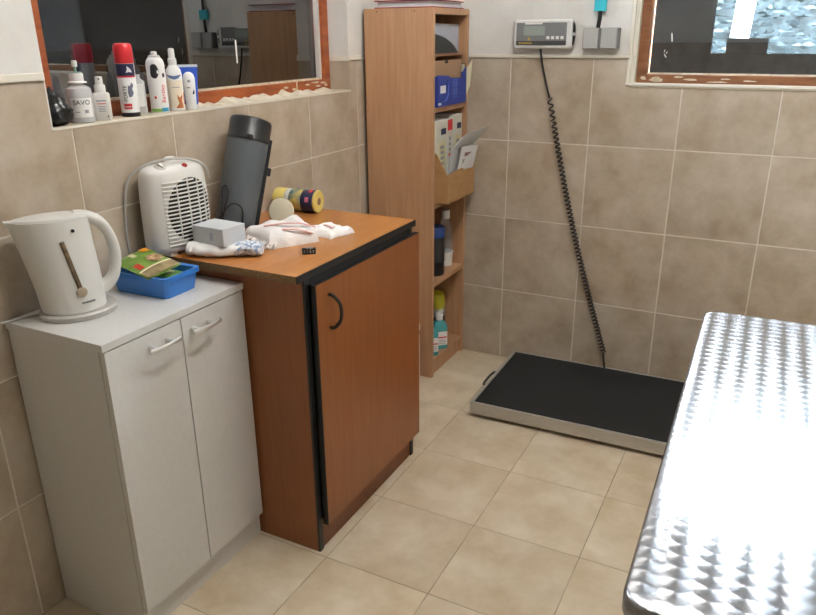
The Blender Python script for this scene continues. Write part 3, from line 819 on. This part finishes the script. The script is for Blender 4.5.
b = thing('refill_bottle', 'translucent plastic bottle with handwritten label and thin pump tip', 'bottle', (-.042, -1.648, ZS))
lat('bottle_body', [(.026, 0), (.029, .002), (.030, .02), (.030, .072), (.028, .082), (.018, .088), (.0125, .091), (.0125, .096)], CLEARP, b, 30)
lat('collar', [(.0225, .094), (.0225, .097), (.016, .099), (.0165, .114), (.015, .117), (.012, .1175)], WPLAST, b, 26)
lat('collar_ring', [(.014, .1175), (.014, .120)], mat('pump_green', rgb(150, 170, 160), .4), b, 20)
lat('pump_stem', [(.003, .12), (.003, .134)], mat('stem_green', rgb(120, 160, 140), .4), b, 10)
lat('pump_tip', [(.006, .132), (.0065, .134), (.0062, .145), (.005, .147)], WPLAST, b, 14)
patch('paper_label', LABELW, b, .0302, FACE - 38, FACE + 62, .014, .060)
text_on('handwriting', 'SAVO', .016, INK, b, on_cyl(.0305, FACE + 12, .049))
patch('label_line', INKG, b, .0306, FACE - 20, FACE, .026, .028); patch('label_line', INKG, b, .0306, FACE + 20, FACE + 38, .024, .032)

b = thing('spray_bottle', 'small square-shouldered white spray bottle with red and grey print', 'bottle', (-.036, -1.588, ZS), math.radians(-46))
bm = bmesh.new(); loft(bm, [rr(.016, .019, 0, .005), rr(.0175, .0205, .002, .006), rr(.0175, .0205, .062, .006), rr(.015, .018, .067, .007), rr(.009, .009, .0695, .0085)])
fin('bottle_body', bm, WPLAST, b, smooth=True)
lat('collar', [(.0135, .068), (.0135, .084), (.012, .087)], WPLAST, b, 22)
lat('spray_head', [(.0095, .086), (.0092, .103), (.0085, .106), (.004, .107)], WPLAST, b, 20)
lat('nozzle', [(.0022, 0), (.0022, .001)], BLACKP, b, 10, loc=(.0088, .001, .101)).rotation_euler.y = math.pi / 2
def flat_mark(p, m, y0, y1, z0, z1, x=.0178): return bx('label_line', (x, x + .0004, y0, y1, z0, z1), m, p)
flat_mark(b, INKB, -.011, .012, .0475, .0495); flat_mark(b, INKR, -.010, .011, .0405, .0425)
for k in range(4): flat_mark(b, INKG, -.008, .009, .022 + k * .004, .0235 + k * .004)
flat_mark(b, INK, .011, .014, .008, .012)

b = thing('red_capped_spray_can', 'tall spray can with a red cap and dark blue band', 'spray can', (-.042, -1.492, ZS))
R_ = .0235
lat('can_body', [(R_ - .003, 0), (R_, .002), (R_, .134), (R_ - .003, .138)], LABELW, b, 32)
lat('base_ring', [(R_, -.0), (R_ + .0008, .001), (R_ + .0008, .010), (R_, .011)], BLACKP, b, 32)
lat('cap', [(R_ - .001, .134), (R_ + .0006, .136), (R_ + .0003, .176), (R_ - .003, .183), (R_ - .010, .185)], RED, b, 32)
patch('navy_band', NAVY, b, R_, FACE - 70, FACE + 70, .104, .134); patch('red_band', RED, b, R_, FACE - 70, FACE + 70, .100, .104)
text_on('lettering', 'FORTE', .0135, INK, b, on_cyl(R_, FACE - 14, .060, True))
patch('red_patch', RED, b, R_, FACE - 34, FACE + 16, .020, .034)
patch('grey_figure', mat('figure_grey', rgb(104, 106, 126), .5), b, R_, FACE + 2, FACE + 42, .05, .088, outline=((.1, 0), (.6, .05), (.9, .3), (.7, .55), (1, .8), (.7, 1), (.4, .75), (.1, .8), (.3, .5), (0, .3)))
patch('white_figure', PAPER, b, R_ + .0003, FACE + 4, FACE + 44, .112, .128, outline=((0, 0), (.5, .1), (1, 0), (.8, .5), (.4, .9), (.2, 1), (.25, .6)))
patch('red_line', PAPER, b, R_ + .0004, FACE - 28, FACE + 10, .025, .027)

b = thing('white_spray_can', 'white spray can with a black patch and red script', 'spray can', (-.042, -1.386, ZS))
R_ = .0245
lat('can_body', [(R_ - .003, 0), (R_, .002), (R_, .128), (R_ - .002, .138), (R_ - .007, .145), (R_ - .012, .1475)], LABELW, b, 32)
lat('valve_cup', [(.0155, .146), (.0155, .151), (.012, .152)], CHROME, b, 24)
lat('nozzle', [(.0085, .151), (.0085, .160), (.006, .162)], WPLAST, b, 16)
circ = [(.5 + .5 * math.cos(2 * math.pi * k / 18) * (1 - .15 * math.sin(k * .9)), .5 + .5 * math.sin(2 * math.pi * k / 18)) for k in range(18)]
patch('black_patch', INK, b, R_, FACE - 38, FACE + 22, .092, .130, outline=circ)
patch('black_spot', INK, b, R_, FACE + 38, FACE + 60, .094, .106, outline=circ); patch('white_spot', PAPER, b, R_ + .0004, FACE + 6, FACE + 20, .104, .114, outline=circ)
text_on('lettering', 'Bentley', .0165, INKR, b, on_cyl(R_, FACE + 34, .052, True))
patch('green_band', mat('print_green', rgb(130, 180, 80), .5), b, R_, FACE - 60, FACE + 14, .004, .012); patch('blue_band', mat('print_cyan', rgb(60, 160, 200), .5), b, R_, FACE + 14, FACE + 66, .004, .014)
patch('red_spot', INKR, b, R_, FACE - 26, FACE - 10, .038, .046, outline=circ)

b = thing('pump_spray_bottle', 'white pump spray bottle with a brown animal on its cream label', 'bottle', (-.038, -1.324, ZS))
R_ = .0225
lat('bottle_body', [(R_ - .003, 0), (R_, .002), (R_, .098), (R_ - .003, .112), (.012, .122), (.0095, .125)], LABELW, b, 32)
lat('collar', [(.0115, .124), (.0118, .140), (.009, .143)], WPLAST, b, 22)
lat('spray_head', [(.0085, .142), (.0085, .164), (.007, .168), (.003, .169)], WPLAST, b, 18)
CREAM = mat('label_cream', rgb(232, 222, 202), .5)
patch('cream_label', CREAM, b, R_, FACE - 70, FACE + 70, .010, .084)
patch('blue_arc', mat('print_slate', rgb(90, 110, 150), .5), b, R_ + .0003, FACE - 60, FACE + 60, .082, .100, outline=((0, 1), (.25, .45), (.5, .2), (.75, .4), (1, .95), (.75, .85), (.5, .75), (.25, .85)))
FOX = mat('fur_print', rgb(178, 108, 60), .6)
patch('animal_print', FOX, b, R_ + .0003, FACE - 22, FACE + 50, .008, .046, outline=((.2, 0), (1, 0), (.95, .3), (.85, .55), (.95, .8), (.9, 1), (.75, .8), (.6, .78), (.45, 1), (.42, .75), (.5, .5), (.55, .35), (.35, .15)))
patch('brown_line', FOX, b, R_ + .0003, FACE + 58, FACE + 72, .018, .05)
patch('printed_line', INKG, b, R_ + .0003, FACE - 20, FACE + 34, .064, .066)

b = thing('blue_white_tube', 'flattened blue and white cream tube standing on its cap', 'tube', (-.042, -1.262, ZS), math.radians(FACE))
def tubering(z, hx, hy, k=28): return [Vector((hx * math.cos(2 * math.pi * i / k), hy * math.sin(2 * math.pi * i / k), z)) for i in range(k)]
bm = bmesh.new(); loft(bm, [tubering(z, a, c) for z, a, c in ((.012, .017, .020), (.03, .016, .0215), (.07, .012, .024), (.10, .006, .026), (.115, .0015, .0275), (.122, .0012, .028))])
fin('tube_body', bm, mat('tube_blue', rgb(40, 84, 190), .35), b, smooth=True)
bm = bmesh.new(); loft(bm, [tubering(0, .0155, .018), tubering(.002, .0165, .019), tubering(.016, .0165, .0195)])
fin('cap', bm, WPLAST, b, smooth=True)
bx('crimp', (-.0016, .0016, -.028, .028, .116, .123), mat('crimp_pale', rgb(200, 206, 214), .4), b)
b2 = thing('white_bottle', 'slim white bottle with a black and grey mark before the blue tube', 'bottle', (-.018, -1.287, ZS))
lat('bottle_body', [(.012, 0), (.014, .002), (.015, .03), (.0165, .07), (.0165, .088), (.013, .098), (.006, .104)], LABELW, b2, 26)
patch('black_mark', INK, b2, .0158, FACE + 22, FACE + 50, .042, .058, outline=((0, .2), (.5, 0), (1, .4), (.7, 1), (.3, .6)))
patch('grey_mark', INKG, b2, .0166, FACE - 20, FACE + 14, .076, .084, outline=circ)
patch('grey_mark', INKG, b2, .0162, FACE - 30, FACE + 4, .060, .064)
b3 = thing('clear_bottle', 'colourless flat bottle with a pale label behind the two spray cans', 'bottle', (-.064, -1.436, ZS), math.radians(FACE))
bm = bmesh.new(); loft(bm, [rr(.008, .016, 0, .005), rr(.009, .018, .002, .006), rr(.009, .018, .085, .006), rr(.007, .008, .094, .006), rr(.007, .008, .104, .006)])
fin('bottle_body', bm, CLEARP, b3, smooth=True)
bx('label', (.0091, .0095, -.012, .014, .02, .08), LABELW, b3)

# ------------------------------------------------------------------ things in the bookshelf
GRP = None
def sheet(name, corners, th, m, parent):
    bm = bmesh.new(); A = [Vector(c) for c in corners]
    nrm = (A[1] - A[0]).cross(A[2] - A[0]).normalized() * th
    loft(bm, [A, [p + nrm for p in A]]); return fin(name, bm, m, parent)
# top shelf: papers in a sleeve, dark folder
o = thing('paper_stack', 'white papers in a clear sleeve upright on the upper shelf', 'papers', (.262, -.19, SH[0]))
bx('papers', (0, .008, -.135, .150, 0, .098), PAPER, o); bx('papers', (.009, .012, -.135, .145, 0, .102), PAPER, o)
sheet('plastic_sleeve', ((.014, -.135, .001), (.014, .158, .001), (.014, .160, .106), (.014, -.135, .110)), .001, mat('sleeve_film', rgb(206, 210, 224), .2, alpha=.5), o)
o = thing('dark_folder', 'dark grey folder with a curved edge leaning on the upper shelf', 'folder', (.285, -.22, SH[0]))
bm = bmesh.new()
pl = [(-.20, 0), (.018, 0)] + [(.018 - .0 , .004)] + [(.018 - .17 * (t / 8), .004 + .062 * math.sin(math.pi / 2 * t / 8)) for t in range(1, 9)] + [(-.2, .066)]
pl = [(-.10, .0), (.135, .0), (.10, .022), (.06, .040), (.01, .056), (-.05, .067), (-.10, .072)]
loft(bm, [[Vector((0, y, z)) for y, z in pl], [Vector((.014, y, z)) for y, z in pl]])
fin('cover', bm, mat('folder_dark', rgb(40, 44, 46), .5), o)
bx('spine', (.002, .012, -.1015, -.1, .002, .070), BLACKP, o)
# second shelf: blue box, cardboard behind, magazine
BB = mat('box_blue', rgb(40, 62, 150), .4); BB2 = mat('box_blue_light', rgb(90, 116, 190), .4)
o = thing('blue_carton', 'open blue carton with white print on the shelf', 'carton', (.165, -.325, SH[1]))
bx('bottom', (0, .150, .005, .275, 0, .002), BB, o)
bm = bmesh.new(); ff = [(.005, 0), (.285, 0), (.285, .138), (.262, .132), (.242, .098), (.12, .104), (.11, .112), (.005, .118)]
loft(bm, [[Vector((.150, y, z)) for y, z in ff], [Vector((.153, y, z)) for y, z in ff]]); fr = fin('front', bm, BB, o)
bx('side', (0, .150, .005, .008, 0, .114), BB, o); bx('side', (0, .150, .272, .275, 0, .12), BB, o); bx('back', (0, .003, .008, .272, 0, .11), BB, o)
bx('printed_mark', (.1532, .1536, .03, .080, .050, .078), PAPER, fr)
bm = bmesh.new(); tube(bm, [(.1534, .062 + .042 * math.cos(a), .060 + .042 * math.sin(a)) for a in [math.radians(200 + 20 * k) for k in range(12)]], .0006, 5, ry=.004); fin('printed_ring', bm, BB2, fr)
def on_front(cy, cz, x): return lambda a, b_, c_: (x + c_, cy - b_ * 0 + a * 0 - (-b_) * -1 * 0 + (b_ * -1) * 1 if False else cy + b_, cz - a)
LBL = BB2
for dy, wd_ in ((.150, .075), (.165, .06), (.182, .07)):
    for k in range(7): bx('printed_letter', (.1532, .1535, dy, dy + .007, .025 + k * .011, .025 + k * .011 + (.009 if k % 3 else .005)), LBL, fr)
bx('printed_mark', (.1532, .1535, .012, .040, .006, .016), PAPER, fr)
sheet('side_flap', ((.154, .284, .03), (.152, .284, .130), (.166, .318, .170), (.164, .298, .06)), .0015, mat('carton_inside', rgb(196, 190, 160), .8), o)
o = thing('cardboard_sheet', 'brown cardboard sheet with a thumb notch behind the blue carton', 'cardboard', (.296, -.320, SH[1] + .003))
bx('sheet', (0, .006, .008, .262, 0, .166), mat('brown_board', rgb(160, 128, 100), .8), o); bx('thumb_notch', (.006, .0065, .10, .13, .155, .166), BLACKM, o)
o = thing('magazine', 'pale printed magazine slipped beside the blue carton', 'magazine', (.20, -.046, SH[1]))
bx('pages', (0, .110, 0, .006, 0, .150), mat('magazine_pale', rgb(206, 200, 170), .6, col2=rgb(150, 150, 120), scale=50), o, bev=.001); bx('cover', (0, .111, .006, .008, 0, .152), BLACKM, o)
# third shelf: cut cardboard box with files and leaflets
cb = thing('cardboard_box', 'brown cardboard box with a cut front holding booklets and leaflets', 'box', (0, 0, SH[2]))
X0, X1, ya, yb = .05, .362, -.312, -.040
bx('bottom', (X0, X1, ya, yb, 0, .003), CARDB, cb)
bm = bmesh.new(); ff = [(ya, 0), (yb, .0), (yb, .138), (ya, .118)]
loft(bm, [[Vector((X1 - .004, y, z)) for y, z in ff], [Vector((X1, y, z)) for y, z in ff]]); fin('front', bm, CARDB, cb)
bm = bmesh.new(); ff = [(X0, 0), (X1 - .004, 0), (X1 - .004, .118), (.31, .200), (X0, .25)]
loft(bm, [[Vector((x, ya, z)) for x, z in ff], [Vector((x, ya + .004, z)) for x, z in ff]]); fin('side', bm, CARDB, cb)
bm = bmesh.new(); ff = [(X0, 0), (X1 - .004, 0), (X1 - .004, .138), (X0, .22)]
loft(bm, [[Vector((x, yb - .004, z)) for x, z in ff], [Vector((x, yb, z)) for x, z in ff]]); fin('side', bm, CARDB, cb)
bx('back', (X0, X0 + .004, ya + .004, yb - .004, 0, .25), CARDB, cb)
FILEW = mat('file_white', rgb(206, 204, 190), .5); FYEL = mat('file_yellow', rgb(210, 200, 156), .5)
def file_box(y, w_, h_, m, label, mark):
    t = thing('file_folder', label, 'folder', (.06, y, SH[2] + .004), group=None)
    bx('cover', (0, .245, 0, w_, 0, h_), m, t, bev=.002)
    bx('pages', (.004, .243, .003, w_ - .003, h_, h_ + .002), PAPER, t)
    if mark:
        bx('blue_label', (.245, .2456, w_ * .45, w_ * .88, h_ - .056, h_ - .032), NAVY, t); bx('yellow_strip', (.245, .2456, w_ * .25, w_ * .8, h_ - .24, h_ - .08), FYEL, t)
        for k in range(6): bx('printed_letter', (.2457, .2459, w_ * .38, w_ * .68, h_ - .22 + k * .022, h_ - .208 + k * .022), INKG, t)
    return t
file_box(-.305, .108, .318, FILEW, 'thick pale file with blue and yellow label next to the bookshelf side', True)
t = file_box(-.194, .050, .316, FILEW, 'narrow white file with a red top edge between two thick files', False)
bx('red_tip', (.2451, .2457, .002, .048, .272, .315), RED, t)
for k in range(7): bx('printed_letter', (.2451, .2456, .014, .032, .10 + k * .022, .114 + k * .022), INKR if k == 3 else INKG, t)
file_box(-.141, .094, .326, FILEW, 'thick pale file with blue and yellow label beside the far shelf side', True)
def bent(name, rows_, th, m, parent):
    bm = bmesh.new(); vs = [[bm.verts.new(p) for p in r] for r in rows_]; k = len(rows_[0])
    for a, b_ in zip(vs, vs[1:]):
        for i in range(k - 1): bm.faces.new((a[i], a[i + 1], b_[i + 1], b_[i]))
    o = fin(name, bm, m, parent); sd = o.modifiers.new('thickness', 'SOLIDIFY'); sd.thickness = th; sd.offset = 0
    return o
lf = thing('grey_leaflet', 'large pale grey leaflet leaning out of the cardboard box', 'leaflet', (0, 0, SH[2]))
bent('page', [[(.328, -.258, .02), (.330, -.07, .02)], [(.345, -.262, .150), (.347, -.066, .150)], [(.362, -.265, .215), (.366, -.060, .212)], [(.402, -.235, .272), (.426, -.050, .285)]], .0012, mat('leaflet_grey', rgb(200, 202, 204), .6), lf)
bent('page', [[(.324, -.262, .02), (.326, -.08, .02)], [(.340, -.266, .150), (.342, -.072, .150)], [(.356, -.268, .213), (.359, -.070, .210)], [(.392, -.245, .262), (.414, -.062, .274)]], .0012, PAPER, lf)
lf = thing('white_leaflet', 'small white printed leaflet standing before the grey leaflet', 'leaflet', (0, 0, SH[2]))
def wl_pt(u, v, d=0.0):
    a = Vector((.346, -.205, .06)).lerp(Vector((.348, -.055, .06)), u); b_ = Vector((.376, -.212, .218)).lerp(Vector((.385, -.061, .207)), u)
    return a.lerp(b_, v) + Vector((d, 0, 0))
bent('page', [[wl_pt(0, 0), wl_pt(1, 0)], [wl_pt(0, 1), wl_pt(1, 1)]], .0012, PAPER, lf)
for (u0, u1, v0, v1, m_) in ((.2, .6, .55, .66, INKG), (.25, .7, .74, .84, mat('print_brown', rgb(150, 120, 120), .6)), (.2, .8, .45, .49, INKG)):
    bent('printed_lines', [[wl_pt(u0, v0, .0014), wl_pt(u1, v0, .0014)], [wl_pt(u0, v1, .0014), wl_pt(u1, v1, .0014)]], .0004, m_, lf)
# fourth shelf: black jar with blue lid, clear bottle
o = thing('black_jar', 'black plastic jar with a blue lid beside the clear bottle', 'jar', (.258, -.212, SH[3]))
lat('jar_body', [(.040, 0), (.042, .003), (.042, .058), (.0435, .060), (.0435, .064), (.0425, .066), (.0425, .165), (.040, .170)], BLACKP, o, 30)
lat('lid', [(.043, .168), (.044, .170), (.044, .205), (.040, .212), (.0, .212)], mat('lid_blue', rgb(34, 70, 140), .4), o, 30, cap=False)
o = thing('clear_drink_bottle', 'clear plastic bottle with white cap standing in a white cup', 'bottle', (.243, -.068, SH[3]))
lat('bottle_body', [(.030, .012), (.031, .03), (.031, .15), (.027, .185), (.014, .212), (.013, .222)], mat('pet_plastic', rgb(224, 226, 230), .12, alpha=.20), o, 30)
lat('cap', [(.0185, .214), (.019, .216), (.019, .248), (.0175, .252), (.0, .252)], WPLAST, o, 26, cap=False)
lat('cup', [(.029, 0), (.031, .001), (.036, .064), (.0345, .064), (.030, .01), (.0, .01)], WPLAST, o, 30, cap=False)
# bottom shelf
TEAL = mat('teal_liquid', rgb(80, 166, 170), .25); CAPW = WPLAST
def teal(loc, label):
    o = thing('teal_bottle', label, 'bottle', loc, math.radians(-46))
    bm = bmesh.new(); loft(bm, [rr(.024, .032, 0, .012), rr(.026, .034, .003, .013), rr(.026, .034, .105, .013), rr(.021, .028, .122, .014), rr(.0135, .0135, .132, .013), rr(.0125, .0125, .14, .012)])
    fin('bottle_body', bm, TEAL, o, smooth=True)
    lat('cap', [(.0165, .136), (.0165, .160), (.0155, .162), (.0, .162)], CAPW, o, 24, cap=False)
    l = bx('label', (.0262, .0266, -.020, .030, .02, .085), LABELW, o)
    bx('red_band', (.0266, .0269, -.014, .028, .054, .060), RED, l)
    for k in range(3): bx('printed_line', (.0266, .0269, -.012, .024, .026 + k * .008, .029 + k * .008), INKG, l)
    return o
teal((.272, -.190, .078), 'teal liquid bottle with white cap and full label in view')
teal((.268, -.278, .078), 'teal liquid bottle half hidden by the bookshelf side panel')
o = thing('yellow_bottle', 'tall yellow and black bottle behind the teal bottles', 'bottle', (.205, -.080, .078)); o.scale = (1, 1, .82)
lat('bottle_body', [(.038, 0), (.040, .003), (.040, .16), (.037, .185)], mat('bottle_white_print', rgb(196, 196, 186), .4), o, 30)
patch('black_band', INK, o, .040, FACE - 80, FACE + 80, .10, .135); patch('grey_band', INKG, o, .040, FACE - 80, FACE + 80, .135, .160)
lat('top', [(.039, .180), (.041, .184), (.041, .235), (.034, .262), (.015, .275), (.0, .275)], mat('bottle_yellow', rgb(206, 200, 50), .4), o, 30, cap=False)
# things lying on top of the bookshelf
o = thing('red_binder', 'flat dark red binder lying on top of the bookshelf', 'binder', (.20, -.20, HH))
bx('cover', (-.14, .105, -.14, .15, 0, .004), mat('binder_red', rgb(130, 34, 40), .5), o); bx('pages', (-.13, .095, -.13, .145, .004, .024), PAPER, o); bx('cover', (-.14, .105, -.14, .15, .024, .028), mat('binder_red_top', rgb(130, 34, 40), .5), o)
# white-edged panel stored between cabinet and bookshelf
o = thing('white_board', 'white-edged thin panel stored between wooden cabinet and bookshelf', 'panel', (.010, -.40, 0))
bx('board', (0, .255, 0, .012, 0, .26), BEECHIN, o); bx('edge', (.255, .263, -.001, .013, 0, .215), WHITEEDGE, o); bx('corner_cap', (.250, .264, -.002, .014, .235, .262), CHROME, o)

# ------------------------------------------------------------------ wall scale: display, sockets, cord, platform
dp = thing('scale_display', 'grey weighing scale display with screen and buttons on the wall', 'scale display', (.630, -.022, 1.404))
bm = bmesh.new()
def disp_ring(hx, hz, y, r=.010):
    return [Vector((p.x, y, p.y)) for p in rr(hx, hz, 0, r)]
loft(bm, [disp_ring(.110, .047, .020), disp_ring(.115, .052, .016), disp_ring(.116, .053, -.010), disp_ring(.111, .048, -.016)])
hs = fin('housing', bm, mat('display_white', rgb(214, 214, 212), .3), dp, smooth=True)
bx('panel', (-.104, .096, -.0175, -.016, -.040, .042), mat('display_grey', rgb(120, 122, 124), .4), hs, bev=.0005)
bx('lower_band', (-.104, .096, -.0180, -.0175, -.040, -.024), mat('display_dark', rgb(70, 72, 74), .4), hs)
bx('screen', (-.074, .010, -.0184, -.0175, -.004, .030), mat('lcd', rgb(148, 158, 152), .25), hs, bev=.0004)
for k in range(4): bx('button', (.018 + k * .0185, .030 + k * .0185, -.0186, -.0175, -.018, -.007), WPLAST, hs, bev=.0006)
GOLD = mat('print_gold', rgb(196, 160, 60), .4)
bm = bmesh.new(); loft(bm, [[Vector((-.058, -.0177, -.022)), Vector((-.044, -.0177, -.022)), Vector((-.053, -.0177, -.009))], [Vector((-.058, -.0181, -.022)), Vector((-.044, -.0181, -.022)), Vector((-.053, -.0181, -.009))]]); fin('emblem', bm, GOLD, hs)
for k in range(7): bx('printed_letter', (-.092 + k * .0078, -.087 + k * .0078, -.0183, -.018, -.035, -.029), GOLD, hs)
bx('painted_glare', (-.070, .0, -.0178, -.0175, .036, .042), WPLAST, hs)  # white strip painted in for glare along the panel's top
for s in (1,):
    bm = bmesh.new()
    pts_ = [(.022 * math.cos(math.radians(a)), .042 * math.sin(math.radians(a))) for a in range(-90, 91, 15)]
    loft(bm, [[Vector((s * (.117 + max(0, y_) * .4), y, z_)) for y_, z_ in pts_] for y in (-.006, .004)])
    br = fin('bracket', bm, BLACKP, dp)
    lat('screw', [(.006, 0), (.006, .004)], CHROME, br, 12, loc=(s * .122, -.006, 0)).rotation_euler.x = math.pi / 2
bm = bmesh.new(); box(bm, -.09, .09, .016, .0225, -.03, .03); fin('wall_plate', bm, BLACKP, dp)

sk = thing('socket_pair', 'double grey wall socket box with closed covers beside the display', 'socket', (.853, 0, 1.388))
bx('back_box', (-.066, .068, -.030, .001, -.037, .037), mat('socket_grey_dark', rgb(116, 116, 116), .5), sk, bev=.003)
for x0 in (-.064, .004): bx('cover', (x0, x0 + .058, -.040, -.030, -.036, .036), mat('socket_grey', rgb(170, 170, 168), .45), sk, bev=.002)
pg = thing('cyan_plug', 'cyan tagged black cable running up from the socket', 'cable', (.838, -.016, 1.425))
tb('cable', ((0, 0, 0), (.002, 0, .02), (.004, 0, .05), (.005, 0, .2), (.005, .0, .4)), .008, BLACKP, pg, ry=.005)
bx('cyan_tag', (-.018, .026, -.010, .010, .058, .10), mat('cyan_tag', rgb(60, 190, 206), .4), pg, bev=.002)

cd = thing('coiled_cord', 'black coiled cord hanging from the scale display to the platform', 'cord', (0, 0, 0))
CB = mat('cord_black', rgb(22, 22, 23), .4)
A, B = Vector((.668, -.016, 1.165)), Vector((.972, -.026, .125))
tb('straight_end', ((.621, -.022, 1.353), (.630, -.020, 1.30), (.648, -.017, 1.23), (.663, -.017, 1.18), A), .0042, CB, cd)
bm = bmesh.new(); turns = 62; per = 14; pts_ = []
ax = (B - A).normalized(); e1 = ax.cross(Vector((0, 1, 0))).normalized(); e2 = ax.cross(e1)
for i in range(turns * per + 1):
    t = i / (turns * per); tt = t ** .86
    sag = Vector((-.018 * math.sin(math.pi * tt), 0, 0))
    a = 2 * math.pi * i / per
    pts_.append(A + (B - A) * tt + sag + e1 * (.0092 * math.cos(a)) + e2 * (.0092 * math.sin(a)))
tube(bm, pts_, .0032, 6)
fin('coil', bm, CB, cd, smooth=True)
tb('straight_end', (B, (.975, -.028, .10), (.983, -.040, .075), (.988, -.055, .066)), .0042, CB, cd)

ps = thing('scale_platform', 'low weighing platform with black rubber mat and steel edge on the floor', 'scale', (.590, -.590, 0), math.radians(1.2))
PX, PY, PZ = .90, .545, .062
bm = bmesh.new(); loft(bm, [rr(0, 0, 0, 0)] if False else [[Vector((x, y, z)) for x, y in ((0, 0), (PX, 0), (PX, PY), (0, PY))] for z in (.016, PZ - .003)])
fin('steel_tray', bm, STEEL, ps, bev=.003)
bm = bmesh.new()
for d_ in ((0, PX, 0, .013), (0, PX, PY - .013, PY), (0, .013, .013, PY - .013), (PX - .013, PX, .013, PY - .013)): box(bm, *d_, PZ - .006, PZ + .002)
fin('rim', bm, STEEL, ps, bev=.001)
bx('rubber_mat', (.014, PX - .014, .014, PY - .014, PZ - .003, PZ + .003), RUBBER, ps, bev=.003)
tb('handle', ((-.001, .200, .045), (-.018, .206, .045), (-.022, .26, .045), (-.018, .324, .045), (-.001, .330, .045)), .005, BLACKP, ps)
for x in (.06, PX - .06):
    for y in (.05, PY - .05): lat('foot', [(.018, 0), (.018, .008), (.010, .017)], BLACKM, ps, 16, loc=(x, y, 0))

# ------------------------------------------------------------------ steel examination table
def perlage():
    m = bpy.data.materials.new('engine_turned_steel'); m.use_nodes = True
    N = NT(m); Pn = N.n['Principled BSDF']
    tc = N.add('ShaderNodeTexCoord'); sx = N.add('ShaderNodeSeparateXYZ'); N.l.new(tc.outputs['Object'], sx.inputs[0])
    du, dv, rad = .038, .0235, .0245
    uu = N.math('DIVIDE', sx.outputs['X'], du); fu = N.math('FRACT', uu)
    lu = N.math('MULTIPLY', N.math('SUBTRACT', fu, .5), du)
    arc = N.math('SQRT', N.math('MAXIMUM', N.math('SUBTRACT', rad * rad, N.math('MULTIPLY', lu, lu)), 0.0))
    vv = N.math('ADD', sx.outputs['Y'], arc)
    row = N.math('MULTIPLY', N.math('FLOOR', N.math('DIVIDE', vv, dv)), dv)
    lv = N.math('SUBTRACT', sx.outputs['Y'], row)
    # circular grooves: the tangent runs round the spot's centre
    cb_ = N.add('ShaderNodeCombineXYZ')
    N.l.new(N.math('MULTIPLY', lv, -1.0), cb_.inputs['X']); N.l.new(lu, cb_.inputs['Y'])
    nm = N.add('ShaderNodeVectorMath', operation='NORMALIZE'); N.l.new(cb_.outputs[0], nm.inputs[0])
    N.l.new(nm.outputs[0], Pn.inputs['Tangent'])
    Pn.inputs['Base Color'].default_value = rgb(154, 155, 158)
    Pn.inputs['Metallic'].default_value = .85
    Pn.inputs['Roughness'].default_value = .24
    Pn.inputs['Anisotropic'].default_value = .85
    return m
tbx = thing('steel_table', 'examination table with an engine-turned stainless steel top', 'table', (1.446, -2.222, 0), math.radians(1.2))
TW, TL, TZ = .62, 1.075, .78
def rring(x0, x1, y0, y1, z, r, k=6):
    return [Vector((p.x + (x0 + x1) / 2, p.y + (y0 + y1) / 2, z)) for p in rr((x1 - x0) / 2, (y1 - y0) / 2, 0, r, k)]
bm = bmesh.new()
loft(bm, [rring(.003, TW - .003, .003, TL - .003, TZ - .030, .030), rring(0, TW, 0, TL, TZ - .028, .032), rring(0, TW, 0, TL, TZ - .006, .032), rring(.003, TW - .003, .003, TL - .003, TZ - .001, .030), rring(.006, TW - .006, .006, TL - .006, TZ, .028)])
tt_ = fin('table_top', bm, perlage(), tbx, smooth=True)
bm = bmesh.new(); box(bm, .05, TW - .05, .05, .075, TZ - .085, TZ - .030); box(bm, .05, TW - .05, TL - .075, TL - .05, TZ - .085, TZ - .030); box(bm, .05, .075, .075, TL - .075, TZ - .085, TZ - .030); box(bm, TW - .075, TW - .05, .075, TL - .075, TZ - .085, TZ - .030)
fin('under_frame', bm, STEEL, tbx)
for x in (.055, TW - .09):
    for y in (.055, TL - .09):
        l = bx('leg', (x, x + .035, y, y + .035, .015, TZ - .085), STEEL, tbx, bev=.003); bx('foot', (x - .002, x + .037, y - .002, y + .037, 0, .016), BLACKM, l)
